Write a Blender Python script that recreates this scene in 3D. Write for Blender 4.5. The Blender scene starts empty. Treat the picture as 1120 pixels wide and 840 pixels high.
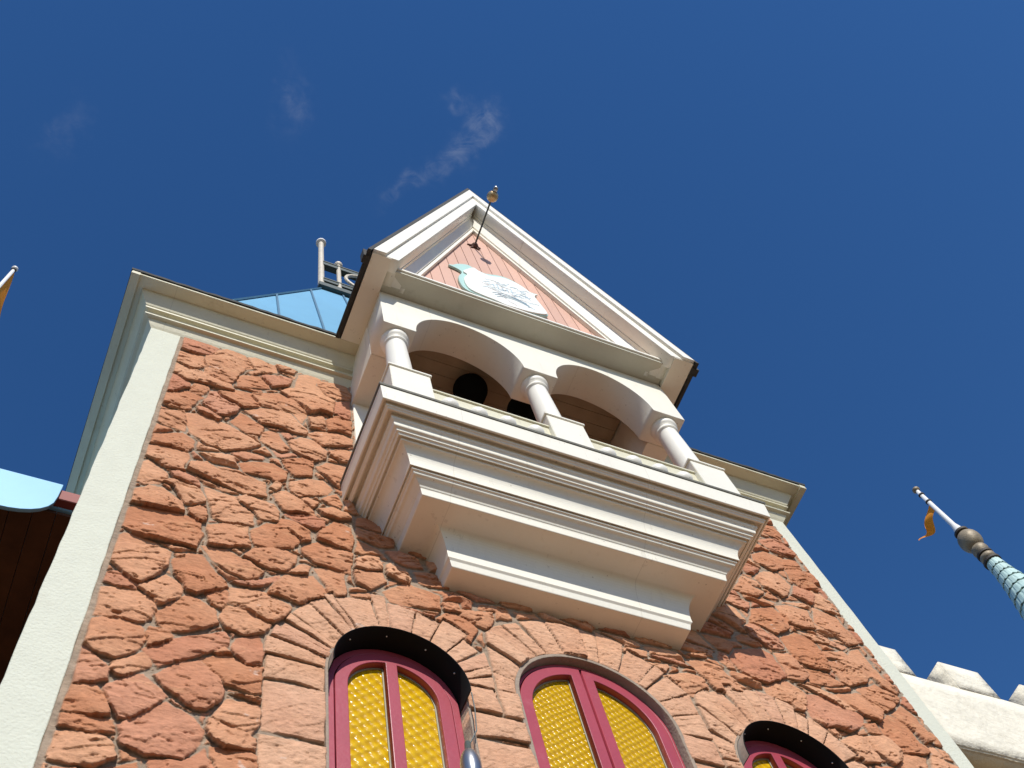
import bpy, bmesh, math, random
import numpy as np
from mathutils import Vector, Matrix
random.seed(7)
R = math.radians
sc = bpy.context.scene
COL = sc.collection

# ---------------------------------------------------------------- camera
cam_d = bpy.data.cameras.new('camera'); cam = bpy.data.objects.new('camera', cam_d); COL.objects.link(cam)
sc.camera = cam
def cam_axes(pan, tilt, roll):
    a, t, r = R(pan), R(tilt), R(roll)
    fw = Vector((math.sin(a)*math.cos(t), math.cos(a)*math.cos(t), math.sin(t)))
    rt = Vector((math.cos(a), -math.sin(a), 0)); up = rt.cross(fw)
    return math.cos(r)*rt+math.sin(r)*up, -math.sin(r)*rt+math.cos(r)*up, fw
_r, _u, _f = cam_axes(43.578, 65.608, -22.944)
cam.matrix_world = Matrix(((_r.x, _u.x, -_f.x, -2.984), (_r.y, _u.y, -_f.y, -3.625), (_r.z, _u.z, -_f.z, -9.378), (0, 0, 0, 1)))
cam_d.sensor_width = 36.0; cam_d.lens = 1189.988/1120*36.0
cam_d.clip_start = 0.05; cam_d.clip_end = 3000

# ---------------------------------------------------------------- sky and sun
SUN = Vector((-0.155, -1.0, 0.76)).normalized()
W = bpy.data.worlds.new('World'); sc.world = W; W.use_nodes = True
nt = W.node_tree; N = nt.nodes; L = nt.links; N.clear()
out = N.new('ShaderNodeOutputWorld'); bg = N.new('ShaderNodeBackground'); sky = N.new('ShaderNodeTexSky')
sky.sky_type = 'NISHITA'; sky.sun_disc = False
sky.sun_elevation = math.asin(SUN.z); sky.sun_rotation = math.atan2(SUN.x, SUN.y)
sky.altitude = 900; sky.air_density = 1.0; sky.dust_density = 0.1; sky.ozone_density = 3.0
bg.inputs['Strength'].default_value = 0.135
tc = N.new('ShaderNodeTexCoord')
def wmath(op, a, b=None, clamp=False):
    n = N.new('ShaderNodeMath'); n.operation = op; n.use_clamp = clamp
    for i, v in enumerate((a, b)):
        if v is None: continue
        if isinstance(v, (int, float)): n.inputs[i].default_value = v
        else: L.new(v, n.inputs[i])
    return n.outputs[0]
# thin wisps of cloud high in the sky: each is a soft streak round a direction, broken up by noise
nz = N.new('ShaderNodeTexNoise'); nz.inputs['Scale'].default_value = 34; nz.inputs['Detail'].default_value = 12; nz.inputs['Roughness'].default_value = .68; nz.inputs['Distortion'].default_value = 1.2
L.new(tc.outputs['Generated'], nz.inputs['Vector'])
nz2 = N.new('ShaderNodeTexNoise'); nz2.inputs['Scale'].default_value = 55; nz2.inputs['Detail'].default_value = 5
L.new(tc.outputs['Generated'], nz2.inputs['Vector'])
offs = N.new('ShaderNodeVectorMath'); offs.operation = 'SCALE'; offs.inputs['Scale'].default_value = .05
sub = N.new('ShaderNodeVectorMath'); sub.operation = 'SUBTRACT'; sub.inputs[1].default_value = (.5, .5, .5)
L.new(nz2.outputs['Color'], sub.inputs[0]); L.new(sub.outputs[0], offs.inputs[0])
dirn = N.new('ShaderNodeVectorMath'); dirn.operation = 'ADD'
L.new(tc.outputs['Generated'], dirn.inputs[0]); L.new(offs.outputs[0], dirn.inputs[1])
def streak(c, ax, la, lb, gain):
    c = Vector(c).normalized(); ax = (Vector(ax)-c*Vector(ax).dot(c)).normalized(); bx = c.cross(ax)
    vals = []
    for v, l in ((ax, la), (bx, lb)):
        s = N.new('ShaderNodeVectorMath'); s.operation = 'SUBTRACT'; s.inputs[1].default_value = c
        L.new(dirn.outputs[0], s.inputs[0])
        d = N.new('ShaderNodeVectorMath'); d.operation = 'DOT_PRODUCT'; d.inputs[1].default_value = v
        L.new(s.outputs[0], d.inputs[0])
        q = wmath('DIVIDE', d.outputs['Value'], l); vals.append(wmath('MULTIPLY', q, q))
    r2 = wmath('ADD', vals[0], vals[1])
    e = wmath('POWER', 2.718, wmath('MULTIPLY', r2, -1.0))
    return wmath('MULTIPLY', e, gain)
acc = 0.0
for c_, a_, la_, lb_, g_ in (((0.1553, 0.089, 0.9838), (0.0268, 0.0026, -0.0048), 0.01, 0.007, 0.16), ((0.1821, 0.0916, 0.979), (0.0284, 0.0206, -0.007), 0.014, 0.01, 0.22), ((0.1837, 0.1096, 0.9769), (-0.0128, 0.0425, -0.0026), 0.016, 0.01, 0.3), ((0.1694, 0.1341, 0.9764), (-0.0345, 0.0479, -0.0007), 0.018, 0.009, 0.25), ((0.1492, 0.1575, 0.9762), (-0.036, 0.0448, -0.0016), 0.018, 0.008, 0.2), ((0.1334, 0.1789, 0.9748), (-0.0158, 0.0215, -0.0014), 0.018, 0.006, 0.14)):
    acc = wmath('ADD', acc, streak(c_, a_, la_, lb_, g_))
acc = wmath('ADD', acc, streak((0.021, .139, .99), (.1, .3, 0), .024, .010, .13))
acc = wmath('ADD', acc, streak((-.144, .224, .964), (.1, -.3, 0), .02, .010, .08))
rmp = wmath('MULTIPLY', wmath('SUBTRACT', nz.outputs['Fac'], .33), 2.5, True)
mask = wmath('MULTIPLY', acc, rmp, True)
hs = N.new('ShaderNodeHueSaturation'); hs.inputs['Saturation'].default_value = 1.245; hs.inputs['Hue'].default_value = .506; hs.inputs['Value'].default_value = 1
L.new(sky.outputs[0], hs.inputs['Color'])
mx = N.new('ShaderNodeMix'); mx.data_type = 'RGBA'
L.new(mask, mx.inputs['Factor']); L.new(hs.outputs[0], mx.inputs[6]); mx.inputs[7].default_value = (3.4, 3.7, 4.4, 1)
L.new(mx.outputs[2], bg.inputs['Color']); L.new(bg.outputs[0], out.inputs['Surface'])

sd = bpy.data.lights.new('sun', 'SUN'); sd.energy = 4.7; sd.angle = R(.5); sd.color = (1, .955, .88)
so = bpy.data.objects.new('sun', sd); COL.objects.link(so)
so.rotation_euler = (-SUN).to_track_quat('-Z', 'Y').to_euler(); so.location = (-5, -20, 12)
sc.view_settings.view_transform = 'Standard'; sc.view_settings.look = 'None'
sc.view_settings.exposure = 0.0; sc.view_settings.gamma = 1; sc.view_settings.use_curve_mapping = False
sc.cycles.diffuse_bounces = 4; sc.cycles.max_bounces = 8

# ---------------------------------------------------------------- materials
def mat(name, col, rough=.6, var=.08, vscale=3.0, bump=.0, bscale=40, metal=0, spec=.5, dirt=None, dscale=1.2, streaks=False):
    m = bpy.data.materials.new(name); m.use_nodes = True
    t = m.node_tree; n = t.nodes; l = t.links; p = n['Principled BSDF']
    p.inputs['Roughness'].default_value = rough; p.inputs['Metallic'].default_value = metal
    p.inputs['Specular IOR Level'].default_value = spec
    co = n.new('ShaderNodeTexCoord')
    nz = n.new('ShaderNodeTexNoise'); nz.inputs['Scale'].default_value = vscale; nz.inputs['Detail'].default_value = 8; nz.inputs['Roughness'].default_value = .65
    l.new(co.outputs['Object'], nz.inputs['Vector'])
    cr = n.new('ShaderNodeValToRGB'); cr.color_ramp.elements[0].position = .3; cr.color_ramp.elements[1].position = .7
    cr.color_ramp.elements[0].color = tuple(c*(1-var) for c in col)+(1,); cr.color_ramp.elements[1].color = tuple(min(1, c*(1+var)) for c in col)+(1,)
    l.new(nz.outputs['Fac'], cr.inputs['Fac']); last = cr.outputs['Color']
    if dirt:
        d = n.new('ShaderNodeTexNoise'); d.inputs['Scale'].default_value = dscale; d.inputs['Detail'].default_value = 10; d.inputs['Roughness'].default_value = .75
        if streaks:
            mp = n.new('ShaderNodeMapping'); mp.inputs['Scale'].default_value = (6, 6, .6); l.new(co.outputs['Object'], mp.inputs['Vector']); l.new(mp.outputs[0], d.inputs['Vector'])
        else: l.new(co.outputs['Object'], d.inputs['Vector'])
        r2 = n.new('ShaderNodeValToRGB'); r2.color_ramp.elements[0].position = .56; r2.color_ramp.elements[1].position = .74
        r2.color_ramp.elements[0].color = (0, 0, 0, 1); r2.color_ramp.elements[1].color = (1, 1, 1, 1)
        l.new(d.outputs['Fac'], r2.inputs['Fac'])
        mxx = n.new('ShaderNodeMix'); mxx.data_type = 'RGBA'; mm = n.new('ShaderNodeMath'); mm.operation = 'MULTIPLY'; mm.inputs[1].default_value = dirt[3]
        l.new(r2.outputs['Color'], mm.inputs[0]); l.new(mm.outputs[0], mxx.inputs['Factor']); l.new(last, mxx.inputs[6]); mxx.inputs[7].default_value = tuple(dirt[:3])+(1,)
        last = mxx.outputs[2]
    l.new(last, p.inputs['Base Color'])
    if bump:
        b = n.new('ShaderNodeBump'); b.inputs['Strength'].default_value = 1; b.inputs['Distance'].default_value = bump
        nb = n.new('ShaderNodeTexNoise'); nb.inputs['Scale'].default_value = bscale; nb.inputs['Detail'].default_value = 6
        l.new(co.outputs['Object'], nb.inputs['Vector']); l.new(nb.outputs['Fac'], b.inputs['Height']); l.new(b.outputs[0], p.inputs['Normal'])
    return m
M = {}
M['cream'] = mat('cream_paint', (.79, .755, .645), .45, .03, 2.5, .0012, 30, dirt=(.50, .45, .36, .28), dscale=2.2, streaks=True)
M['cream_gable'] = mat('white_paint', (.82, .79, .70), .45, .03, 2.5, .001, 30, dirt=(.5, .47, .42, .3), dscale=2.5, streaks=True)
M['cornice'] = mat('yellowed_cream_paint', (.62, .585, .43), .5, .06, 2.5, .002, 30, dirt=(.36, .30, .17, .45), dscale=2.0)
M['stucco'] = mat('cream_stucco', (.57, .575, .475), .85, .035, 6, .006, 55, dirt=(.45, .42, .33, .35), dscale=5)
M['castle'] = mat('weathered_castle_stucco', (.70, .655, .54), .95, .10, 4, .02, 14, dirt=(.38, .33, .24, .6), dscale=3.5)
M['tanwall'] = mat('tan_wall', (.30, .21, .10), .9, .1, 3, .004, 20)
M['tar'] = mat('tar_edge', (.03, .03, .028), .8, .3, 20, .004, 60)
M['flash'] = mat('weathered_lead', (.12, .115, .09), .7, .3, 9, .003, 60)
M['blue_roof'] = mat('sky_blue_sheet', (.14, .37, .56), .5, .05, 1.2, .001, 8, dirt=(.28, .5, .66, .4), dscale=1.0)
M['seam'] = mat('roof_seam', (.07, .17, .26), .5, .1)
M['maroon'] = mat('maroon_paint', (.34, .048, .07), .4, .08, 3, .001, 40, dirt=(.5, .16, .18, .35), dscale=4)
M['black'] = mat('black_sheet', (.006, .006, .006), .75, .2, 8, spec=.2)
M['grey_metal'] = mat('weathered_grey_metal', (.36, .35, .32), .5, .2, 15, .001, 40, metal=.3)
M['silver'] = mat('cast_aluminium', (.35, .36, .37), .32, .08, 10, metal=.85)
M['brass'] = mat('aged_brass', (.46, .33, .17), .38, .15, 10, metal=.6)
M['bulb'] = mat('glass_bulb', (.8, .8, .78), .2, .02)
M['loggia'] = mat('loggia_boards', (.40, .31, .20), .7, .14, 4, .002, 18)
M['speaker'] = mat('speaker_black', (.004, .004, .003), .9, .2, 20, spec=.1)
M['iron'] = mat('dark_green_iron', (.05, .07, .065), .55, .2, 12)
M['paleiron'] = mat('pale_painted_iron', (.58, .52, .42), .5, .12, 9, .002, 40)
M['orange'] = mat('orange_cloth', (.90, .33, .03), .8, .08, 6)
_t = M['orange'].node_tree; _p = _t.nodes['Principled BSDF']; _tr = _t.nodes.new('ShaderNodeBsdfTranslucent'); _tr.inputs['Color'].default_value = (.95, .32, .02, 1)
_ms = _t.nodes.new('ShaderNodeMixShader'); _ms.inputs[0].default_value = .45; _t.links.new(_p.outputs[0], _ms.inputs[1]); _t.links.new(_tr.outputs[0], _ms.inputs[2])
_t.links.new(_ms.outputs[0], [n_ for n_ in _t.nodes if n_.type == 'OUTPUT_MATERIAL'][0].inputs['Surface'])
M['red'] = mat('dark_red_paint', (.25, .05, .04), .6, .1)
M['brown'] = mat('dark_brown_boards', (.11, .045, .018), .7, .3, 5, .004, 10)
M['paleblue'] = mat('pale_blue_paint', (.24, .52, .76), .4, .04, 3)
M['whitepole'] = mat('white_pole_paint', (.78, .77, .74), .4, .04)
M['mortar'] = mat('grey_mortar', (.30, .235, .18), .95, .15, 12, .006, 50)
M['interior'] = mat('dark_interior', (.02, .018, .015), .9, .1)
M['putty'] = mat('putty_edge', (.35, .33, .24), .7, .1)
M['paving'] = mat('paving', (.15, .098, .055), .9, .12, .8, .004, 6)

def age(m, period=1.55, off=.2, crack=True):
    t = m.node_tree; n = t.nodes; l = t.links; p = n['Principled BSDF']
    src = p.inputs['Base Color'].links[0].from_socket
    co = [x for x in n if x.type == 'TEX_COORD'][0]
    sx = n.new('ShaderNodeSeparateXYZ'); l.new(co.outputs['Object'], sx.inputs[0])
    def mm(op, a, b=0.0):
        q = n.new('ShaderNodeMath'); q.operation = op
        for i, v in enumerate((a, b)):
            if isinstance(v, (int, float)): q.inputs[i].default_value = v
            else: l.new(v, q.inputs[i])
        return q.outputs[0]
    j = mm('ABSOLUTE', mm('SUBTRACT', mm('FRACT', mm('DIVIDE', mm('ADD', sx.outputs['X'], off), period)), .5))
    joint = mm('LESS_THAN', j, .0016)
    # hairline drips running down: noise stretched along z, thresholded thin
    mp = n.new('ShaderNodeMapping'); mp.inputs['Scale'].default_value = (22, 22, 1.3); l.new(co.outputs['Object'], mp.inputs['Vector'])
    d = n.new('ShaderNodeTexNoise'); d.inputs['Scale'].default_value = 1.0; d.inputs['Detail'].default_value = 4; l.new(mp.outputs[0], d.inputs['Vector'])
    d2 = n.new('ShaderNodeTexNoise'); d2.inputs['Scale'].default_value = 1.3; d2.inputs['Detail'].default_value = 5; l.new(co.outputs['Object'], d2.inputs['Vector'])
    drip = mm('MULTIPLY', mm('GREATER_THAN', d.outputs['Fac'], .66), mm('GREATER_THAN', d2.outputs['Fac'], .52))
    f = mm('MAXIMUM', mm('MULTIPLY', joint, .25), mm('MULTIPLY', drip, .16))
    sp = n.new('ShaderNodeTexVoronoi'); sp.inputs['Scale'].default_value = 9; l.new(co.outputs['Object'], sp.inputs['Vector'])
    chip = mm('MULTIPLY', mm('LESS_THAN', sp.outputs['Distance'], .055), .5); f = mm('MAXIMUM', f, chip)
    mx_ = n.new('ShaderNodeMix'); mx_.data_type = 'RGBA'; l.new(f, mx_.inputs['Factor']); l.new(src, mx_.inputs[6]); mx_.inputs[7].default_value = (.28, .23, .16, 1)
    l.new(mx_.outputs[2], p.inputs['Base Color'])
age(M['cream']); age(M['cream_gable'], 2.3, .7); age(M['cornice'], 1.9, .35)
def boards_mat(name, col):
    m = mat(name, col, .55, .045, 1.5, .0006, 60)
    t = m.node_tree; n = t.nodes; l = t.links; p = n['Principled BSDF']
    src = p.inputs['Base Color'].links[0].from_socket
    co = [x for x in n if x.type == 'TEX_COORD'][0]
    sx = n.new('ShaderNodeSeparateXYZ'); l.new(co.outputs['Object'], sx.inputs[0])
    a = n.new('ShaderNodeMath'); a.operation = 'MULTIPLY'; a.inputs[1].default_value = 1/.142; l.new(sx.outputs['X'], a.inputs[0])
    f = n.new('ShaderNodeMath'); f.operation = 'FLOOR'; l.new(a.outputs[0], f.inputs[0])
    wn = n.new('ShaderNodeTexWhiteNoise'); wn.noise_dimensions = '1D'; l.new(f.outputs[0], wn.inputs['W'])
    hv = n.new('ShaderNodeHueSaturation'); l.new(src, hv.inputs['Color'])
    mr = n.new('ShaderNodeMapRange'); mr.inputs['To Min'].default_value = .93; mr.inputs['To Max'].default_value = 1.06
    l.new(wn.outputs['Value'], mr.inputs['Value']); l.new(mr.outputs[0], hv.inputs['Value']); l.new(hv.outputs[0], p.inputs['Base Color'])
    return m
M['pink'] = boards_mat('pink_boards', (.61, .36, .27))

def glass_mat(name, scale, col=(.78, .50, .015)):
    m = bpy.data.materials.new(name); m.use_nodes = True
    t = m.node_tree; n = t.nodes; l = t.links; p = n['Principled BSDF']
    co = n.new('ShaderNodeTexCoord'); mp = n.new('ShaderNodeMapping'); mp.inputs['Rotation'].default_value = (0, R(38), 0)
    l.new(co.outputs['Object'], mp.inputs['Vector'])
    sx = n.new('ShaderNodeSeparateXYZ'); l.new(mp.outputs[0], sx.inputs[0])
    def mth(op, a, b=None):
        q = n.new('ShaderNodeMath'); q.operation = op
        for i, v in enumerate((a, b)):
            if v is None: continue
            if isinstance(v, (int, float)): q.inputs[i].default_value = v
            else: l.new(v, q.inputs[i])
        return q.outputs[0]
    nz = n.new('ShaderNodeTexNoise'); nz.inputs['Scale'].default_value = 9; nz.inputs['Detail'].default_value = 3
    l.new(co.outputs['Object'], nz.inputs['Vector'])
    jit = mth('MULTIPLY', nz.outputs['Fac'], 5.5)
    s1 = mth('SINE', mth('ADD', mth('MULTIPLY', sx.outputs['X'], scale), jit))
    s2 = mth('SINE', mth('ADD', mth('MULTIPLY', sx.outputs['Z'], scale*.92), jit))
    h = mth('ADD', s1, s2)
    nf = n.new('ShaderNodeTexNoise'); nf.inputs['Scale'].default_value = 60; nf.inputs['Detail'].default_value = 4; l.new(co.outputs['Object'], nf.inputs['Vector'])
    hh = mth('ADD', h, mth('MULTIPLY', nf.outputs['Fac'], .9))
    b = n.new('ShaderNodeBump'); b.inputs['Strength'].default_value = 1; b.inputs['Distance'].default_value = (.20 if scale < 130 else .30)/scale
    l.new(hh, b.inputs['Height']); l.new(b.outputs[0], p.inputs['Normal'])
    cr = n.new('ShaderNodeValToRGB'); cr.color_ramp.elements[0].color = (col[0]*.78, col[1]*.72, col[2], 1); cr.color_ramp.elements[1].color = (col[0]*1.1, col[1]*1.15, col[2]*2.2, 1)
    mr = n.new('ShaderNodeMapRange'); mr.inputs['From Min'].default_value = -1.6; mr.inputs['From Max'].default_value = 2.2
    l.new(h, mr.inputs['Value']); l.new(mr.outputs[0], cr.inputs['Fac']); l.new(cr.outputs[0], p.inputs['Base Color'])
    p.inputs['Roughness'].default_value = .20; p.inputs['Specular IOR Level'].default_value = .28
    return m
M['glassA'] = glass_mat('amber_pebbled_glass', 112, (.60, .36, .004))
M['glassB'] = glass_mat('amber_fine_glass', 150, (.54, .32, .003))

def stone_mat():
    m = bpy.data.materials.new('red_sandstone'); m.use_nodes = True
    t = m.node_tree; n = t.nodes; l = t.links; p = n['Principled BSDF']
    at = n.new('ShaderNodeVertexColor'); at.layer_name = 'Col'
    co = n.new('ShaderNodeTexCoord')
    nz = n.new('ShaderNodeTexNoise'); nz.inputs['Scale'].default_value = 34; nz.inputs['Detail'].default_value = 9; nz.inputs['Roughness'].default_value = .7
    mp = n.new('ShaderNodeMapping'); mp.inputs['Scale'].default_value = (.55, 1, 1.4); mp.inputs['Rotation'].default_value = (0, R(12), 0)
    l.new(co.outputs['Object'], mp.inputs['Vector']); l.new(mp.outputs[0], nz.inputs['Vector'])
    mr = n.new('ShaderNodeMapRange'); mr.inputs['From Min'].default_value = .28; mr.inputs['From Max'].default_value = .72; mr.inputs['To Min'].default_value = .72; mr.inputs['To Max'].default_value = 1.22
    l.new(nz.outputs['Fac'], mr.inputs['Value'])
    hv = n.new('ShaderNodeHueSaturation'); l.new(at.outputs['Color'], hv.inputs['Color']); l.new(mr.outputs[0], hv.inputs['Value'])
    l.new(hv.outputs[0], p.inputs['Base Color'])
    p.inputs['Roughness'].default_value = .92; p.inputs['Specular IOR Level'].default_value = .25
    b = n.new('ShaderNodeBump'); b.inputs['Strength'].default_value = 1; b.inputs['Distance'].default_value = .009
    l.new(nz.outputs['Fac'], b.inputs['Height'])
    b2 = n.new('ShaderNodeBump'); b2.inputs['Strength'].default_value = 1; b2.inputs['Distance'].default_value = .0025
    n3 = n.new('ShaderNodeTexNoise'); n3.inputs['Scale'].default_value = 170; n3.inputs['Detail'].default_value = 5
    l.new(co.outputs['Object'], n3.inputs['Vector']); l.new(n3.outputs['Fac'], b2.inputs['Height']); l.new(b.outputs[0], b2.inputs['Normal'])
    l.new(b2.outputs[0], p.inputs['Normal'])
    return m
M['stone'] = stone_mat()

# ---------------------------------------------------------------- object helpers
def link(name, me, m, parent=None, smooth=False):
    o = bpy.data.objects.new(name, me); COL.objects.link(o)
    if m and not me.materials: me.materials.append(m)
    if smooth:
        for p in me.polygons: p.use_smooth = True
    if parent:
        o.parent = parent; o.matrix_parent_inverse = Matrix.Identity(4)
        o.location = -world_loc(parent)
    return o
LOC = {}
def world_loc(o):
    v = Vector(o.location)
    while o.parent: o = o.parent; v = v + Vector(o.location)
    return v
def thing(name, loc, label, cat, group=None):
    o = bpy.data.objects.new(name, None); COL.objects.link(o); o.location = loc
    o.empty_display_size = .2
    o['label'] = label; o['category'] = cat
    if group: o['group'] = group
    return o
def bm_obj(name, bm, m, parent=None, smooth=False, bevel=0):
    if bevel:
        bmesh.ops.remove_doubles(bm, verts=bm.verts, dist=1e-5)
        ed = [e for e in bm.edges if len(e.link_faces) == 2 and e.calc_face_angle(0) > .6]
        bmesh.ops.bevel(bm, geom=ed, offset=bevel, segments=2, affect='EDGES', clamp_overlap=True)
    bmesh.ops.recalc_face_normals(bm, faces=bm.faces)
    me = bpy.data.meshes.new(name); bm.to_mesh(me); bm.free()
    return link(name, me, m, parent, smooth)
def add_box(bm, x0, x1, y0, y1, z0, z1):
    v = [bm.verts.new((x, y, z)) for x in (x0, x1) for y in (y0, y1) for z in (z0, z1)]
    for f in ((0, 1, 3, 2), (4, 6, 7, 5), (0, 4, 5, 1), (2, 3, 7, 6), (0, 2, 6, 4), (1, 5, 7, 3)): bm.faces.new([v[i] for i in f])
def box(name, x0, x1, y0, y1, z0, z1, m, parent=None, bevel=.004):
    bm = bmesh.new(); add_box(bm, x0, x1, y0, y1, z0, z1); return bm_obj(name, bm, m, parent, bevel=bevel)
def lathe(bm, prof, c, seg=32, axis='z', a0=0, a1=2*math.pi):
    full = abs(a1-a0-2*math.pi) < 1e-6; n = seg if full else seg+1; rings = []
    for r, h in prof:
        ring = []
        for i in range(n):
            a = a0+(a1-a0)*i/seg
            if axis == 'z': ring.append(bm.verts.new((c[0]+r*math.cos(a), c[1]+r*math.sin(a), c[2]+h)))
            else: ring.append(bm.verts.new((c[0]+r*math.cos(a), c[1]+h, c[2]+r*math.sin(a))))
        rings.append(ring)
    for a, b in zip(rings, rings[1:]):
        for i in range(seg):
            j = (i+1) % n if full else i+1
            bm.faces.new((a[i], a[j], b[j], b[i]))
    if full:
        for ring, (r, h) in ((rings[0], prof[0]), (rings[-1], prof[-1])):
            if r > 1e-4: bm.faces.new(ring)
def tube(bm, p0, p1, r0, r1=None, seg=12):
    r1 = r0 if r1 is None else r1
    p0, p1 = Vector(p0), Vector(p1); d = (p1-p0).normalized()
    a = d.orthogonal().normalized(); b = d.cross(a)
    A = [bm.verts.new(p0+(a*math.cos(t)+b*math.sin(t))*r0) for t in [2*math.pi*i/seg for i in range(seg)]]
    B = [bm.verts.new(p1+(a*math.cos(t)+b*math.sin(t))*r1) for t in [2*math.pi*i/seg for i in range(seg)]]
    for i in range(seg): bm.faces.new((A[i], A[(i+1) % seg], B[(i+1) % seg], B[i]))
    bm.faces.new(A); bm.faces.new(B)
def ball(bm, c, rx, ry=None, rz=None, u=20, v=12):
    g = bmesh.ops.create_uvsphere(bm, u_segments=u, v_segments=v, radius=1)
    bmesh.ops.scale(bm, vec=(rx, ry or rx, rz or rx), verts=g['verts']); bmesh.ops.translate(bm, vec=c, verts=g['verts'])
def plate(name, loops, y0, y1, m, parent=None, bevel=.0):
    """flat outline(s) in x/z (first outer, rest holes) given thickness from y0 (front) to y1 (back)"""
    cu = bpy.data.curves.new(name, 'CURVE'); cu.dimensions = '2D'; cu.fill_mode = 'BOTH'
    cu.extrude = max((y1-y0)/2-bevel, .0005); cu.bevel_depth = bevel; cu.offset = -bevel; cu.bevel_resolution = 1
    for lp in loops:
        s = cu.splines.new('POLY'); s.points.add(len(lp)-1); s.use_cyclic_u = True
        for p, (x, z) in zip(s.points, lp): p.co = (x, z, 0, 1)
    tmp = bpy.data.objects.new('tmp', cu); COL.objects.link(tmp)
    bpy.context.view_layer.update()
    me = bpy.data.meshes.new_from_object(tmp.evaluated_get(bpy.context.evaluated_depsgraph_get()))
    bpy.data.objects.remove(tmp); me.name = name
    yc = (y0+y1)/2
    me.transform(Matrix(((1, 0, 0, 0), (0, 0, -1, yc), (0, 1, 0, 0), (0, 0, 0, 1))))
    me.materials.clear()
    return link(name, me, m, parent)
def jagged(lp, step=.06, amp=.006, seed=1):
    rr = random.Random(seed); o = []
    for a, b in zip(lp, lp[1:]+lp[:1]):
        n = max(1, int(math.hypot(b[0]-a[0], b[1]-a[1])/step))
        for i in range(n):
            t = i/n; o.append((a[0]+(b[0]-a[0])*t+rr.uniform(-amp, amp)*(i > 0), a[1]+(b[1]-a[1])*t+rr.uniform(-amp, amp)*(i > 0)))
    return o

# ================================================================ GROUND
GZ = -11.0
bm = bmesh.new()
for v in ((-600, -600), (600, -600), (600, 600), (-600, 600)): bm.verts.new((v[0], v[1], GZ))
bm.faces.new(bm.verts[:]); g = bm_obj('ground', bm, M['paving']); g['kind'] = 'structure'

# ================================================================ TOWER
TW = thing('tower_building', (0, 3, GZ), 'red sandstone tower with cream corner strips, projecting balcony and steep white gable', 'building')
BX = .041
WIN = [(-1.30, .405, -4.265, .05), (.045, .545, -4.105, .03), (1.42, .405, -4.265, .05)]   # centre x, half width, spring z, frame front y
SILL = -6.55

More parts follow.
